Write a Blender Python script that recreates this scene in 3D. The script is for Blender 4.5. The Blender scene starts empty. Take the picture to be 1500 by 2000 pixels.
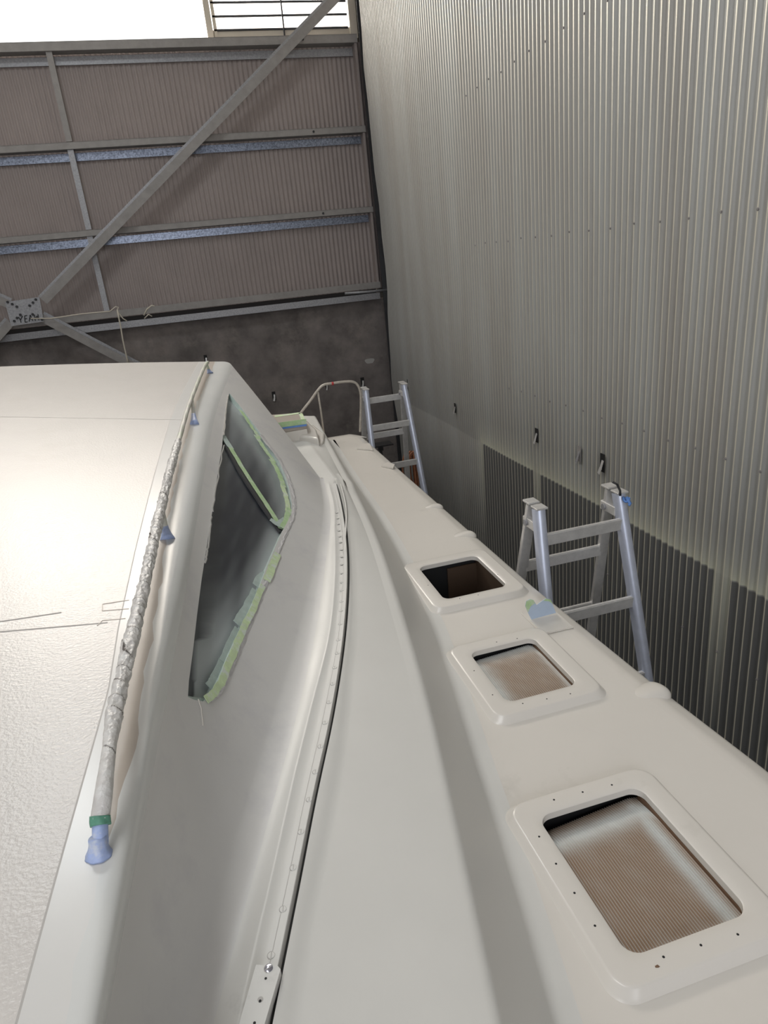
import bpy, bmesh, math, random
import numpy as np
from mathutils import Vector, Matrix
from mathutils.geometry import delaunay_2d_cdt
random.seed(7); rng=np.random.RandomState(7)
scn=bpy.context.scene
COL=scn.collection

# ------------------------------------------------------------------ camera
F=1309.0; CX,CY=750.0,1000.0
def _ray(x,y): return np.array([x-CX,-(y-CY),-F])
_up=-_ray(1110,4500.); _up/=np.linalg.norm(_up)
_yy=_ray(365,550.); _yy-=_yy@_up*_up; _yy/=np.linalg.norm(_yy)
_xx=np.cross(_yy,_up)
RM=np.array([_xx,_yy,_up])
cd=bpy.data.cameras.new('camera'); cam=bpy.data.objects.new('camera',cd); COL.objects.link(cam)
cd.sensor_fit='VERTICAL'; cd.sensor_height=36.0; cd.lens=36.0*F/2000.0; cd.clip_start=0.02; cd.clip_end=200
cam.matrix_world=Matrix(RM.tolist()).to_4x4()
scn.camera=cam

# ------------------------------------------------------------------ light
scn.view_settings.view_transform='Standard'; scn.view_settings.look='None'
scn.view_settings.gamma=1.0; scn.view_settings.use_curve_mapping=False
scn.view_settings.exposure=0.42
w=bpy.data.worlds.new('sky'); scn.world=w; w.use_nodes=True
w.node_tree.nodes['Background'].inputs[0].default_value=(1.0,0.985,0.96,1)
w.node_tree.nodes['Background'].inputs[1].default_value=1.6
def area(name,loc,target,sx,sy,power,col):
    l=bpy.data.lights.new(name,'AREA'); l.shape='RECTANGLE'; l.size=sx; l.size_y=sy; l.energy=power; l.color=col
    o=bpy.data.objects.new(name,l); COL.objects.link(o); o.location=loc
    d=Vector(target)-Vector(loc); o.rotation_euler=d.to_track_quat('-Z','Y').to_euler()
    return o
ZF,ZC=-4.1,5.4
area('daylight_back_opening',(-1.4,12.9,4.45),(-1.0,0.0,-2.0),4.8,1.9,330,(1.0,0.92,0.82))
area('daylight_louvre',(2.2,12.9,4.3),(1.0,0.0,-2.0),2.0,1.4,110,(1.0,0.93,0.85))
area('daylight_skylight_far',(-1.3,7.5,ZC+0.06),(-1.3,7.5,-5),.9,1.3,75,(0.93,0.98,1.0))
area('fill_ceiling_near',(-2.6,0.6,ZC+0.06),(-2.6,0.6,-5),1.8,5.0,112,(0.97,0.985,1.0))  # added overhead fill light, shining through an opening made for it
area('fill_behind_camera',(-1.0,-5.9,1.0),(-0.5,5.0,-1.2),5.0,4.0,115,(0.83,0.88,1.0))  # added cool fill light from behind the camera, source unseen

# ------------------------------------------------------------------ helpers
def nrm(v): v=np.array(v,float); return v/np.linalg.norm(v)
def wray(x,y): return RM@_ray(x,y)
def atX(x,y,X): d=wray(x,y); return d*X/d[0]
def atY(x,y,Y): d=wray(x,y); return d*Y/d[1]
def atZ(x,y,z): d=wray(x,y); return d*z/d[2]
def project(p):
    c=RM.T@np.array(p,float); return np.array([CX+F*c[0]/-c[2],CY-F*c[1]/-c[2]])
def link(name,me,mats,parent=None,smooth=False):
    o=bpy.data.objects.new(name,me); COL.objects.link(o)
    if not isinstance(mats,(list,tuple)): mats=[mats]
    for m in mats: me.materials.append(m)
    if parent is not None: o.parent=parent
    if smooth is True:
        for p in me.polygons: p.use_smooth=True
    elif smooth: me.shade_smooth_by_angle(smooth) if hasattr(me,'shade_smooth_by_angle') else smooth_angle(me,smooth)
    return o
def smooth_angle(me,ang):
    bm=bmesh.new(); bm.from_mesh(me)
    for f in bm.faces: f.smooth=True
    for e in bm.edges:
        if len(e.link_faces)==2 and e.calc_face_angle(0)>ang: e.smooth=False
    bm.to_mesh(me); bm.free()
class MB:
    def __init__(s): s.v=[];s.f=[];s.mi=[]
    def add(s,vs,fs,mi=0):
        b=len(s.v); s.v+= [tuple(map(float,v)) for v in vs]
        for f in fs: s.f.append(tuple(b+i for i in f)); s.mi.append(mi)
    def box(s,c,d,R=None,mi=0,bev=0.0):
        c=np.array(c,float); h=np.array(d,float)/2
        if bev>0:
            bm=bmesh.new(); bmesh.ops.create_cube(bm,size=1)
            for v in bm.verts: v.co=Vector((v.co.x*d[0],v.co.y*d[1],v.co.z*d[2]))
            bmesh.ops.bevel(bm,geom=bm.edges[:],offset=bev,segments=2,affect='EDGES')
            bm.verts.index_update()
            vs=[np.array(v.co) for v in bm.verts]; fs=[[v.index for v in f.verts] for f in bm.faces]; bm.free()
        else:
            vs=[np.array([x,y,z])*h for x in(-1,1) for y in(-1,1) for z in(-1,1)]
            fs=[(0,1,3,2),(4,6,7,5),(0,4,5,1),(2,3,7,6),(0,2,6,4),(1,5,7,3)]
        if R is not None: vs=[np.array(R)@v for v in vs]
        s.add([v+c for v in vs],fs,mi)
    def bar(s,p,q,wd,th,up=(0,0,1),mi=0,bev=0.0):
        p=np.array(p,float);q=np.array(q,float); z=nrm(q-p); x=np.cross(up,z)
        if np.linalg.norm(x)<1e-6: x=np.array([1,0,0])
        x=nrm(x); y=np.cross(z,x)
        s.box((p+q)/2,(wd,th,np.linalg.norm(q-p)),np.array([x,y,z]).T,mi,bev)
    def tube(s,pts,r,n=12,cap=True,mi=0,rfun=None):
        pts=[np.array(p,float) for p in pts]; m=len(pts)
        T=[nrm(pts[min(i+1,m-1)]-pts[max(i-1,0)]) for i in range(m)]
        u=np.cross(T[0],[0,0,1.]); 
        if np.linalg.norm(u)<1e-3: u=np.cross(T[0],[1.,0,0])
        u=nrm(u); vs=[];L=0
        for i in range(m):
            if i: L+=np.linalg.norm(pts[i]-pts[i-1])
            u=nrm(u-T[i]*(u@T[i])); v=np.cross(T[i],u)
            for k in range(n):
                a=2*math.pi*k/n
                rr=(r[i] if hasattr(r,'__len__') else r)
                if rfun: rr+=rfun(L,a,i/(m-1))
                vs.append(pts[i]+rr*(math.cos(a)*u+math.sin(a)*v))
        fs=[(i*n+k,i*n+(k+1)%n,(i+1)*n+(k+1)%n,(i+1)*n+k) for i in range(m-1) for k in range(n)]
        if cap: fs+= [tuple(range(n-1,-1,-1)),tuple((m-1)*n+k for k in range(n))]
        s.add(vs,fs,mi)
    def disc(s,c,nn,r,th,n=20,mi=0):
        c=np.array(c,float); nn=nrm(nn); s.tube([c,c+nn*th],r,n,True,mi)
    def poly_prism(s,pts,off,mi=0):
        n=len(pts); off=np.array(off,float)
        a=[np.array(p,float) for p in pts]; s.add(a+[p+off for p in a],[tuple(range(n-1,-1,-1)),tuple(range(n,2*n))]+[(i,(i+1)%n,n+(i+1)%n,n+i) for i in range(n)],mi)
    def mesh(s,name):
        me=bpy.data.meshes.new(name); me.from_pydata(s.v,[],s.f); me.update()
        for p,m in zip(me.polygons,s.mi): p.material_index=m
        bm=bmesh.new(); bm.from_mesh(me); bmesh.ops.recalc_face_normals(bm,faces=bm.faces[:]); bm.to_mesh(me); bm.free()
        return me
    def build(s,name,mats,parent=None,smooth=False): return link(name,s.mesh(name),mats,parent,smooth)
def grid_mesh(G,name,mats,parent=None,smooth=True,flip=False,mi=None):
    G=np.array(G); a,b,_=G.shape
    fs=[];ms=[]
    for i in range(a-1):
        for j in range(b-1):
            f=(i*b+j,i*b+j+1,(i+1)*b+j+1,(i+1)*b+j)
            fs.append(f[::-1] if flip else f); ms.append(mi(i,j) if mi else 0)
    me=bpy.data.meshes.new(name); me.from_pydata(G.reshape(-1,3).tolist(),[],fs); me.update()
    for p,m in zip(me.polygons,ms): p.material_index=m
    return link(name,me,mats,parent,smooth)
def tag(o,label,cat,group=None,kind=None):
    o['label']=label; o['category']=cat
    if group: o['group']=group
    if kind: o['kind']=kind
    return o
def thing(name,label,cat,loc=(0,0,0),group=None):
    o=bpy.data.objects.new(name,None); COL.objects.link(o); o.location=loc; o.empty_display_size=0.1
    return tag(o,label,cat,group)
def struct(o): o['kind']='structure'; return o
def adopt(parent):
    "bake world-space child meshes into the parent's frame"
    L=Vector(parent.location)
    def shift(o):
        if o.type=='MESH': o.data.transform(Matrix.Translation(-L))
        for c in o.children: shift(c)
    for c in parent.children: shift(c)
def curve_interp(tab,xs):
    "smooth (Catmull-Rom style / monotone-ish) interpolation; tab rows (x, y...)"
    tab=np.array(tab,float); X=tab[:,0]; Y=tab[:,1:]
    m=np.gradient(Y,X,axis=0); xs=np.atleast_1d(np.array(xs,float)); out=[]
    for x in xs:
        if x<=X[0]: out.append(Y[0]+m[0]*(x-X[0])); continue
        if x>=X[-1]: out.append(Y[-1]+m[-1]*(x-X[-1])); continue
        i=np.searchsorted(X,x)-1; h=X[i+1]-X[i]; t=(x-X[i])/h
        out.append((2*t**3-3*t**2+1)*Y[i]+(t**3-2*t**2+t)*h*m[i]+(-2*t**3+3*t**2)*Y[i+1]+(t**3-t**2)*h*m[i+1])
    return np.array(out)

# ------------------------------------------------------------------ materials
def mat(name,col,rough=0.5,metal=0.0,spec=0.5,var=0.0,vscale=3.0,bump=0.0,bscale=200.0,coat=0.0,stain=None,stain_scale=2.0,stain_lo=.55,stain_hi=.7,bdist=.002,rvar=0.0):
    m=bpy.data.materials.new(name); m.use_nodes=True; nt=m.node_tree; N=nt.nodes; L=nt.links
    b=N['Principled BSDF']; b.inputs['Roughness'].default_value=rough; b.inputs['Metallic'].default_value=metal
    b.inputs['Specular IOR Level'].default_value=spec; b.inputs['Coat Weight'].default_value=coat; b.inputs['Coat Roughness'].default_value=.08
    b.inputs['Base Color'].default_value=(*col,1)
    geo=N.new('ShaderNodeNewGeometry')
    cur=None
    if var>0:
        n=N.new('ShaderNodeTexNoise'); n.inputs['Scale'].default_value=vscale; n.inputs['Detail'].default_value=6; n.inputs['Roughness'].default_value=.6
        L.new(geo.outputs['Position'],n.inputs['Vector'])
        r=N.new('ShaderNodeValToRGB'); r.color_ramp.elements[0].position=.3; r.color_ramp.elements[1].position=.7
        r.color_ramp.elements[0].color=(*[c*(1-var) for c in col],1); r.color_ramp.elements[1].color=(*[min(1,c*(1+var)) for c in col],1)
        L.new(n.outputs['Fac'],r.inputs['Fac']); cur=r.outputs['Color']
        if rvar:
            mr=N.new('ShaderNodeMapRange'); mr.inputs[1].default_value=.3; mr.inputs[2].default_value=.7; mr.inputs[3].default_value=rough-rvar; mr.inputs[4].default_value=rough+rvar
            L.new(n.outputs['Fac'],mr.inputs[0]); L.new(mr.outputs[0],b.inputs['Roughness'])
    if stain:
        n=N.new('ShaderNodeTexNoise'); n.inputs['Scale'].default_value=stain_scale; n.inputs['Detail'].default_value=8; n.inputs['Roughness'].default_value=.7
        L.new(geo.outputs['Position'],n.inputs['Vector'])
        r=N.new('ShaderNodeValToRGB'); r.color_ramp.elements[0].position=stain_lo; r.color_ramp.elements[1].position=stain_hi
        L.new(n.outputs['Fac'],r.inputs['Fac'])
        mx=N.new('ShaderNodeMix'); mx.data_type='RGBA'; L.new(r.outputs['Color'],mx.inputs[0])
        if cur: L.new(cur,mx.inputs[6])
        else: mx.inputs[6].default_value=(*col,1)
        mx.inputs[7].default_value=(*stain,1); cur=mx.outputs[2]
    if cur: L.new(cur,b.inputs['Base Color'])
    if bump>0:
        n=N.new('ShaderNodeTexNoise'); n.inputs['Scale'].default_value=bscale; n.inputs['Detail'].default_value=3
        L.new(geo.outputs['Position'],n.inputs['Vector'])
        bp=N.new('ShaderNodeBump'); bp.inputs['Strength'].default_value=bump; bp.inputs['Distance'].default_value=bdist
        L.new(n.outputs['Fac'],bp.inputs['Height']); L.new(bp.outputs['Normal'],b.inputs['Normal'])
    return m
M={}
M['gel']=mat('white_boat_paint',(.68,.645,.595),.24,var=.015,vscale=2.5,stain=(.56,.53,.48),stain_scale=3.2,stain_lo=.60,stain_hi=.85,bump=.03,bscale=60,bdist=.001)
M['gel2']=mat('white_primer_paint',(.63,.62,.59),.38,var=.015,vscale=4,stain=(.5,.49,.47),stain_scale=5,stain_lo=.66,stain_hi=.82,rvar=.05)
M['grey']=mat('fresh_grey_white_paint',(.615,.605,.59),.33,var=.03,vscale=3,stain=(.53,.52,.53),stain_scale=2.2,stain_lo=.52,stain_hi=.72)
M['tan']=mat('tan_finish',(.40,.35,.30),.35,var=.02)  # darker tan; fills the band between handrail and jagged edge
M['nonskid']=mat('non_skid_roof_paint',(.60,.57,.54),.27,var=.02,vscale=3,bump=.42,bscale=120,bdist=.003,stain=(.56,.52,.48),stain_scale=1.6,stain_lo=.58,stain_hi=.8)
M['smooth']=mat('smooth_roof_paint',(.65,.64,.62),.26,var=.015,bump=.05,bscale=50,bdist=.001)
M['edge']=mat('pale_grey_edge_paint',(.63,.635,.62),.27,var=.02,bump=.05,bscale=70,bdist=.001)
M['seam']=mat('seam_line',(.42,.40,.38),.5)
M['black']=mat('black_void',(.008,.008,.009),.7)
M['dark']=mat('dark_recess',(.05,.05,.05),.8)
M['tape']=mat('green_masking_tape',(.40,.56,.30),.6,var=.12,vscale=25,stain=(.52,.60,.48),stain_scale=14,stain_lo=.5,stain_hi=.62)
M['tape_pale']=mat('pale_green_masking_tape',(.54,.66,.40),.6,var=.1,vscale=30,stain=(.60,.66,.60),stain_scale=20,stain_lo=.5,stain_hi=.6)
M['tape_ghost']=mat('paint_dusted_tape',(.42,.50,.47),.55,var=.1,vscale=30)
M['bluetape']=mat('blue_masking_tape',(.12,.26,.62),.55,var=.1,vscale=30)
M['blue_pale']=mat('pale_blue_tape',(.34,.42,.66),.45,var=.15,vscale=40,stain=(.52,.56,.66),stain_scale=30,stain_lo=.5,stain_hi=.65)
M['film']=mat('paint_stiffened_film',(.50,.49,.49),.4,var=.1,vscale=60)
M['heart']=mat('paint_dusted_blue_tape',(.44,.53,.66),.5,var=.04,vscale=20)
M['greendark']=mat('dark_green_tape',(.10,.27,.19),.5,var=.2,vscale=40)
M['wrap']=mat('paint_dusted_wrapping',(.56,.54,.52),.33,var=.08,vscale=22,stain=(.64,.63,.61),stain_scale=30,stain_lo=.45,stain_hi=.6,bump=.7,bscale=70,bdist=.006)
M['wrap_smooth']=mat('paper_sleeve',(.58,.56,.51),.4,var=.08,vscale=12,stain=(.52,.58,.44),stain_scale=6,stain_lo=.45,stain_hi=.65)
M['alu']=mat('dull_aluminium',(.66,.65,.64),.42,metal=.55,var=.10,vscale=18,bump=.1,bscale=60)
M['alu_blue']=mat('bluish_aluminium',(.58,.62,.74),.38,metal=.5,var=.07,vscale=12)
M['steel']=mat('dusty_painted_steel',(.27,.255,.245),.6,var=.12,vscale=9)
M['galv']=mat('galvanised_steel',(.23,.26,.33),.35,metal=.7,var=.6,vscale=45)
M['galv_dull']=mat('dull_galvanised_steel',(.32,.32,.335),.5,metal=.4,var=.22,vscale=45)
M['concrete']=mat('dark_concrete',(.17,.15,.142),.9,var=.35,vscale=2.2,bump=.4,bscale=25,bdist=.01,stain=(.27,.235,.215),stain_scale=1.6,stain_lo=.5,stain_hi=.75)
M['floor']=mat('concrete_floor',(.10,.10,.10),.7,var=.2,vscale=2)
M['cladding']=mat('dusty_brown_grey_cladding',(.30,.256,.243),.6,var=.06,vscale=2)
M['col']=mat('dark_column_paint',(.035,.035,.038),.7,var=.3,vscale=3)
M['web']=mat('dusty_dark_sheet',(.13,.115,.10),.75,var=.5,vscale=1.3)
M['ceil']=mat('ceiling_sheet',(.40,.39,.37),.8)
M['black_plastic']=mat('black_plastic',(.02,.02,.022),.4)
M['cream']=mat('cream_frame',(.55,.50,.42),.5)
M['orange']=mat('orange_brown_rope',(.30,.12,.06),.7,var=.3,vscale=50)
M['redtape']=mat('red_tape',(.45,.04,.04),.5)
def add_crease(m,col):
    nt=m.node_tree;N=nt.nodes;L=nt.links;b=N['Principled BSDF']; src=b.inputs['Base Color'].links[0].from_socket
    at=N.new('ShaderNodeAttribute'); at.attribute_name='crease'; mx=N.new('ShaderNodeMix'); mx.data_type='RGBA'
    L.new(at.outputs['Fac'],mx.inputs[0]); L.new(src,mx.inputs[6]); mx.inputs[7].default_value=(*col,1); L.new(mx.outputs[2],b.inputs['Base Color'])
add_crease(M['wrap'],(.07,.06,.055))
M['tubewhite']=mat('weathered_tube_paint',(.46,.42,.37),.4,metal=.2,var=.2,vscale=30)
M['chrome']=mat('bright_screw_metal',(.62,.62,.72),.15,metal=.9)
M['darkbrown']=mat('dark_brown_lining',(.06,.035,.02),.7)
M['brownpanel']=mat('brown_plywood',(.17,.10,.06),.6,var=.2,vscale=6)
def corr_plastic():
    m=mat('ribbed_brown_sheet',(.36,.24,.155),.35,spec=.4); nt=m.node_tree;N=nt.nodes;L=nt.links;b=N['Principled BSDF']
    at=N.new('ShaderNodeAttribute'); at.attribute_name='spray'
    mx=N.new('ShaderNodeMix'); mx.data_type='RGBA'; L.new(at.outputs['Fac'],mx.inputs[0])
    mx.inputs[6].default_value=(.26,.175,.115,1); mx.inputs[7].default_value=(.56,.58,.57,1); L.new(mx.outputs[2],b.inputs['Base Color'])
    return m
M['ribbed']=corr_plastic()
def pane_mat():
    m=mat('dark_oversprayed_glass',(.03,.035,.045),.42,spec=.4); nt=m.node_tree;N=nt.nodes;L=nt.links;b=N['Principled BSDF']
    at=N.new('ShaderNodeAttribute'); at.attribute_name='spray'
    mx=N.new('ShaderNodeMix'); mx.data_type='RGBA'; L.new(at.outputs['Fac'],mx.inputs[0])
    mx.inputs[6].default_value=(.016,.019,.028,1); mx.inputs[7].default_value=(.42,.455,.46,1); L.new(mx.outputs[2],b.inputs['Base Color'])
    return m
M['pane']=pane_mat()
def wall_mat():
    # overspray: pale paint dust above the masked strip at z=-2.32, gone below it inside the masked panels
    m=mat('corrugated_wall_sheet',(.4,.4,.37),.42,metal=.25,spec=.5); nt=m.node_tree;N=nt.nodes;L=nt.links;b=N['Principled BSDF']
    at=N.new('ShaderNodeAttribute'); at.attribute_name='spray'
    geo=N.new('ShaderNodeNewGeometry')
    mp=N.new('ShaderNodeMapping'); mp.inputs['Scale'].default_value=(1,2.2,.25); L.new(geo.outputs['Position'],mp.inputs['Vector'])
    n=N.new('ShaderNodeTexNoise'); n.inputs['Scale'].default_value=1.2; n.inputs['Detail'].default_value=6; L.new(mp.outputs[0],n.inputs['Vector'])
    r=N.new('ShaderNodeValToRGB'); r.color_ramp.elements[0].position=.3; r.color_ramp.elements[1].position=.7
    r.color_ramp.elements[0].color=(.36,.345,.32,1); r.color_ramp.elements[1].color=(.44,.445,.43,1); L.new(n.outputs['Fac'],r.inputs['Fac'])
    mx=N.new('ShaderNodeMix'); mx.data_type='RGBA'; L.new(at.outputs['Fac'],mx.inputs[0]); L.new(r.outputs['Color'],mx.inputs[6]); mx.inputs[7].default_value=(.66,.66,.52,1)
    at2=N.new('ShaderNodeAttribute'); at2.attribute_name='bare'
    mx2=N.new('ShaderNodeMix'); mx2.data_type='RGBA'; L.new(at2.outputs['Fac'],mx2.inputs[0]); L.new(mx.outputs[2],mx2.inputs[6]); mx2.inputs[7].default_value=(.155,.155,.15,1)
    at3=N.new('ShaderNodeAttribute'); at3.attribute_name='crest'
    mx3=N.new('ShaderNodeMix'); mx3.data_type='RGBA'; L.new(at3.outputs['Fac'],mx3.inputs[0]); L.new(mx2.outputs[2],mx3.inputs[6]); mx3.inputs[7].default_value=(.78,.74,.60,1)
    L.new(mx3.outputs[2],b.inputs['Base Color'])
    return m
M['wall']=wall_mat()

# ------------------------------------------------------------------ shed shell
WX=3.31; YB=12.42
P_=0.0762
def corr(t,p=P_,a=.0095):   # trapezoid-ish corrugation, 0..1 phase
    s=math.sin(2*math.pi*t); return a*math.tanh(1.3*s)/math.tanh(1.3)
# right wall
def build_right_wall():
    ys=[];per=20
    y0=-4.0; nper=int((11.95-y0)/P_)
    js=np.arange(nper*per+1)
    zs=sorted(set([ZC]+list(np.arange(-.1,ZC,.5))+list(np.arange(-2.0,-.1,.38))+list(np.linspace(-2.30,-1.95,12))+[-2.318,-2.3,-2.338]+list(np.arange(-4.05,-2.35,.1))+[ZF]))
    G=[];
    panels=[(6.47,7.86),(4.30,6.33),(3.71,4.21),(-4,3.47)]
    panels=[(6.50,7.86),(3.68,6.33),(-4,3.50)]
    vs=[];sp=[];ba=[];cr=[]
    for z in zs:
        for j in js:
            y=y0+j*P_/per; ph=(j%per)/per
            wob=.012*math.sin(y*1.7+z*.6)
            ye=y
            if y>11.2: wob+= .03*(y-11.2)/.75*math.sin(z*1.6+1)
            X=WX+wob-corr(ph)
            vs.append((X,ye+ (0.05*math.sin(z*2.1)+.03*math.sin(z*5))*max(0,(y-11)/.95),z))
            inside=0;d=9
            for a,b in panels:
                if a<y<b: inside=1
                if z<-2.318: d=min(d,abs(y-a),abs(y-b))
                else:
                    dy=max(a-y,0,y-b); d=min(d,math.hypot(dy,z+2.318))
            below=z<-2.32
            bare=1.0 if (below and inside) else 0.0
            if below and not inside:
                k=math.exp(-d/.10)*max(0,min(1,(z+4.0)/1.3)); spray=.75*k; 
                bare=max(0,min(1,.15+(-2.32-z)*.55)) if y<7.9 else max(0,min(.8,(-2.32-z)*.6))
            elif not below:
                spray=.62*math.exp(-d/.10)+.12*math.exp(-d/.35); bare=max(0,min(.35,(-1.0-z)*.28))
                if d<.35: bare*=d/.35
            else: spray=0
            sp.append(min(1,spray)); ba.append(bare)
            # crest highlight: light caught along the ridges, painted in as paler colour
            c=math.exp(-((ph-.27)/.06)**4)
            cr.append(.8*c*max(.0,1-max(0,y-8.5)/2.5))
    nj=len(js); fs=[(i*nj+j,i*nj+j+1,(i+1)*nj+j+1,(i+1)*nj+j) for i in range(len(zs)-1) for j in range(nj-1)]
    me=bpy.data.meshes.new('wall_right'); me.from_pydata(vs,[],fs); me.update()
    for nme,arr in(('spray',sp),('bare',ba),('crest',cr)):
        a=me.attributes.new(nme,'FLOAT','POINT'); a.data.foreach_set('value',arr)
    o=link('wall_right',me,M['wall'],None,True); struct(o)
build_right_wall()
# backing of the right wall beyond its ragged end
# back wall: cladding from z=-.42 up to 3.4, concrete below -.62
def back_cladding():
    y=YB; per=8; x0=-5.6; n=int((3.45-x0)/P_)
    zs=[-.45,1.0,2.2,3.36]
    G=[[(x0+j*P_/per, YB-corr((j%per)/per,a=.0085), z) for j in range(n*per+1)] for z in zs]
    struct(grid_mesh(G,'wall_back',M['cladding'],None,True,flip=True))
back_cladding()
def box_struct(name,lo,hi,m):
    b=MB(); lo=np.array(lo,float);hi=np.array(hi,float); b.box((lo+hi)/2,hi-lo); return struct(b.build(name,m))
box_struct('wall_back_concrete',(-5.6,YB-.05,ZF),(4.0,YB+.12,-.62),M['concrete'])
box_struct('wall_back_gap',(-5.6,YB+.2,-.7),(4.0,YB+.24,-.3),M['black'])
box_struct('wall_back_return',(3.30,YB+.03,-.7),(4.0,YB+.1,ZC),M['web'])
box_struct('wall_left',(-5.75,-6.2,ZF),(-5.6,YB+.3,ZC),M['ceil'])
box_struct('wall_right_outer',(3.75,-6.2,ZF),(3.85,YB+.3,ZC),M['dark'])
box_struct('floor',(-5.75,-6.3,ZF-.1),(3.85,YB+.3,ZF),M['floor'])
# front wall behind the camera with an opening added for the fill light
b=MB(); 
for lo,hi in(((-5.6,-6.1,ZF),(-3.6,-6,ZC)),((1.6,-6.1,ZF),(3.8,-6,ZC)),((-3.6,-6.1,3.1),(1.6,-6,ZC)),((-3.6,-6.1,ZF),(1.6,-6,-1.1))):
    lo=np.array(lo);hi=np.array(hi);b.box((lo+hi)/2,hi-lo)
struct(b.build('wall_front',M['ceil']))
# ceiling with the far skylight opening and one added for the near fill
b=MB()
def plate(x0,x1,y0,y1): b.box(((x0+x1)/2,(y0+y1)/2,ZC+.02),(x1-x0,y1-y0,.04))
plate(-5.75,-3.8,-6.2,YB+.7); plate(-3.8,-3.5,-6.2,3.1); plate(-3.8,-2.8,3.1,YB+.7); plate(-.8,3.85,3.1,YB+.7); plate(-2.8,-.8,3.1,6.8); plate(-3.5,-1.7,-6.2,-1.9); plate(-2.8,-.8,8.2,YB+.7); plate(-2.8,-1.8,6.8,8.2)
plate(-1.7,3.85,-6.2,3.1)
struct(b.build('ceiling',M['ceil']))
# mullion between the bright opening and the louvres, and frame
b=MB()
b.box((1.03,YB-.03,4.4),(.09,.10,2.0)); b.box((1.12,YB-.0,4.4),(.05,.05,2.0))
b.box((3.30,YB-.03,4.4),(.12,.08,2.0)); b.box((2.17,YB+.02,3.50),(2.2,.05,.13)); b.box((2.17,YB+.02,3.425),(2.2,.05,.05))
struct(b.build('window_frame',M['cream']))
def louvre():
    me=bpy.data.materials.new('translucent_louvre'); me.use_nodes=True; nt=me.node_tree
    for n in list(nt.nodes): nt.nodes.remove(n)
    o=nt.nodes.new('ShaderNodeOutputMaterial'); d=nt.nodes.new('ShaderNodeBsdfDiffuse'); t=nt.nodes.new('ShaderNodeBsdfTranslucent'); mx=nt.nodes.new('ShaderNodeMixShader')
    d.inputs[0].default_value=(.9,.9,.9,1); t.inputs[0].default_value=(.95,.95,.95,1); mx.inputs[0].default_value=.7
    nt.links.new(d.outputs[0],mx.inputs[1]); nt.links.new(t.outputs[0],mx.inputs[2]); nt.links.new(mx.outputs[0],o.inputs[0])
    b=MB(); z=3.57
    while z<ZC-.2:
        b.box((2.16,YB+.04,z+.09),(2.12,.012,.18),Matrix.Rotation(math.radians(-16),3,'X')); z+=.178
    o=struct(b.build('window_2',me))
    r=MB(); z=3.56
    while z<ZC-.2: r.box((2.16,YB-.01,z),(2.12,.03,.026)); z+=.178
    r.bar((2.17,YB-.06,3.42),(2.21,YB-.06,ZC),.035,.02)
    struct(r.build('window_2_frame',M['col']))
louvre()

# girts (Z sections)
def girt(ztop,zbot,name_label,back_mat,holes=False):
    y=12.2; o=thing('girt',name_label,'steel beam',(-1.1,y,zbot),'horizontal steel girts across the back wall')
    x0,x1=-5.55,3.30
    b=MB(); b.box(((x0+x1)/2,y,(ztop+zbot)/2),(x1-x0,.006,ztop-zbot)); b.box(((x0+x1)/2,y+.012,ztop),(x1-x0,.03,.006))
    b.box(((x0+x1)/2,y+.10,zbot),(x1-x0,.20,.006)); b.build('front_flange',M['steel'],o)
    c=MB(); c.box(((x0+x1)/2,y+.19,zbot-.085),(x1-x0,.006,.11)); c.box(((x0+x1)/2,y+.18,zbot-.14),(x1-x0,.02,.005)); c.build('back_flange',back_mat,o)
    d=MB()
    for x in (2.42,): d.disc((x,y-.004,(ztop+zbot)/2),(0,-1,0),.018,.012,8)
    d.build('bolt',M['col'],o)
    adopt(o)
    return o
girt(3.41,3.30,'topmost dusty steel girt, directly under the bright opening','' or M['galv_dull'])
girt(2.125,2.035,'second steel girt from the top, with a shiny galvanised back flange',M['galv'])
girt(.90,.815,'third steel girt from the top, crossed by the diagonal brace near its left end',M['galv'])
o=thing('girt','lowest steel girt, above the black gap over the concrete wall','steel beam',(-1.1,12.2,-.43),'horizontal steel girts across the back wall')
b=MB(); b.box((-1.12,12.2,-.38),(8.85,.006,.10)); b.box((-1.12,12.22,-.33),(8.85,.04,.006)); b.build('front_flange',M['steel'],o); adopt(o)
o=MB(); o.box((-1.12,12.2,-.565),(8.8,.006,.105)); o.box((-1.12,12.3,-.617),(8.8,.2,.006)); o=o.build('steel_angle',M['galv_dull']); 
tag(o,'flat galvanised steel angle along the top of the dark concrete wall','steel angle')
# short pipe at right end of lowest girt
b=MB(); b.tube([(2.62,12.1,-.46),(3.05,12.1,-.475),(3.55,12.1,-.48)],.022,8); o=b.build('conduit',M['galv_dull'],None,True); tag(o,'thin grey conduit lying under the right end of the lowest girt','pipe')
# column
o=thing('steel_column','dark steel column in the corner between back wall and corrugated side wall','column',(3.5,12.1,ZF))
b=MB(); b.box((3.36,12.10,.65),(.10,.02,9.5)); b.build('front_flange',M['col'],o)
b=MB(); b.box((3.50,12.30,.65),(.012,.30,9.5)); b.build('web',M['col'],o); adopt(o)
b=MB(); b.box((3.62,12.32,.6),(.30,.02,9.4)); o=b.build('trim_1',M['web']); struct(o)
# thin pale edge cleat at the right ends of the sheets
b=MB()
for z0,z1 in((-.33,.82),(.9,2.03),(2.13,3.3)): b.box((3.27,12.3,(z0+z1)/2),(.04,.16,z1-z0))
struct(b.build('trim_2',M['cladding']))
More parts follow.
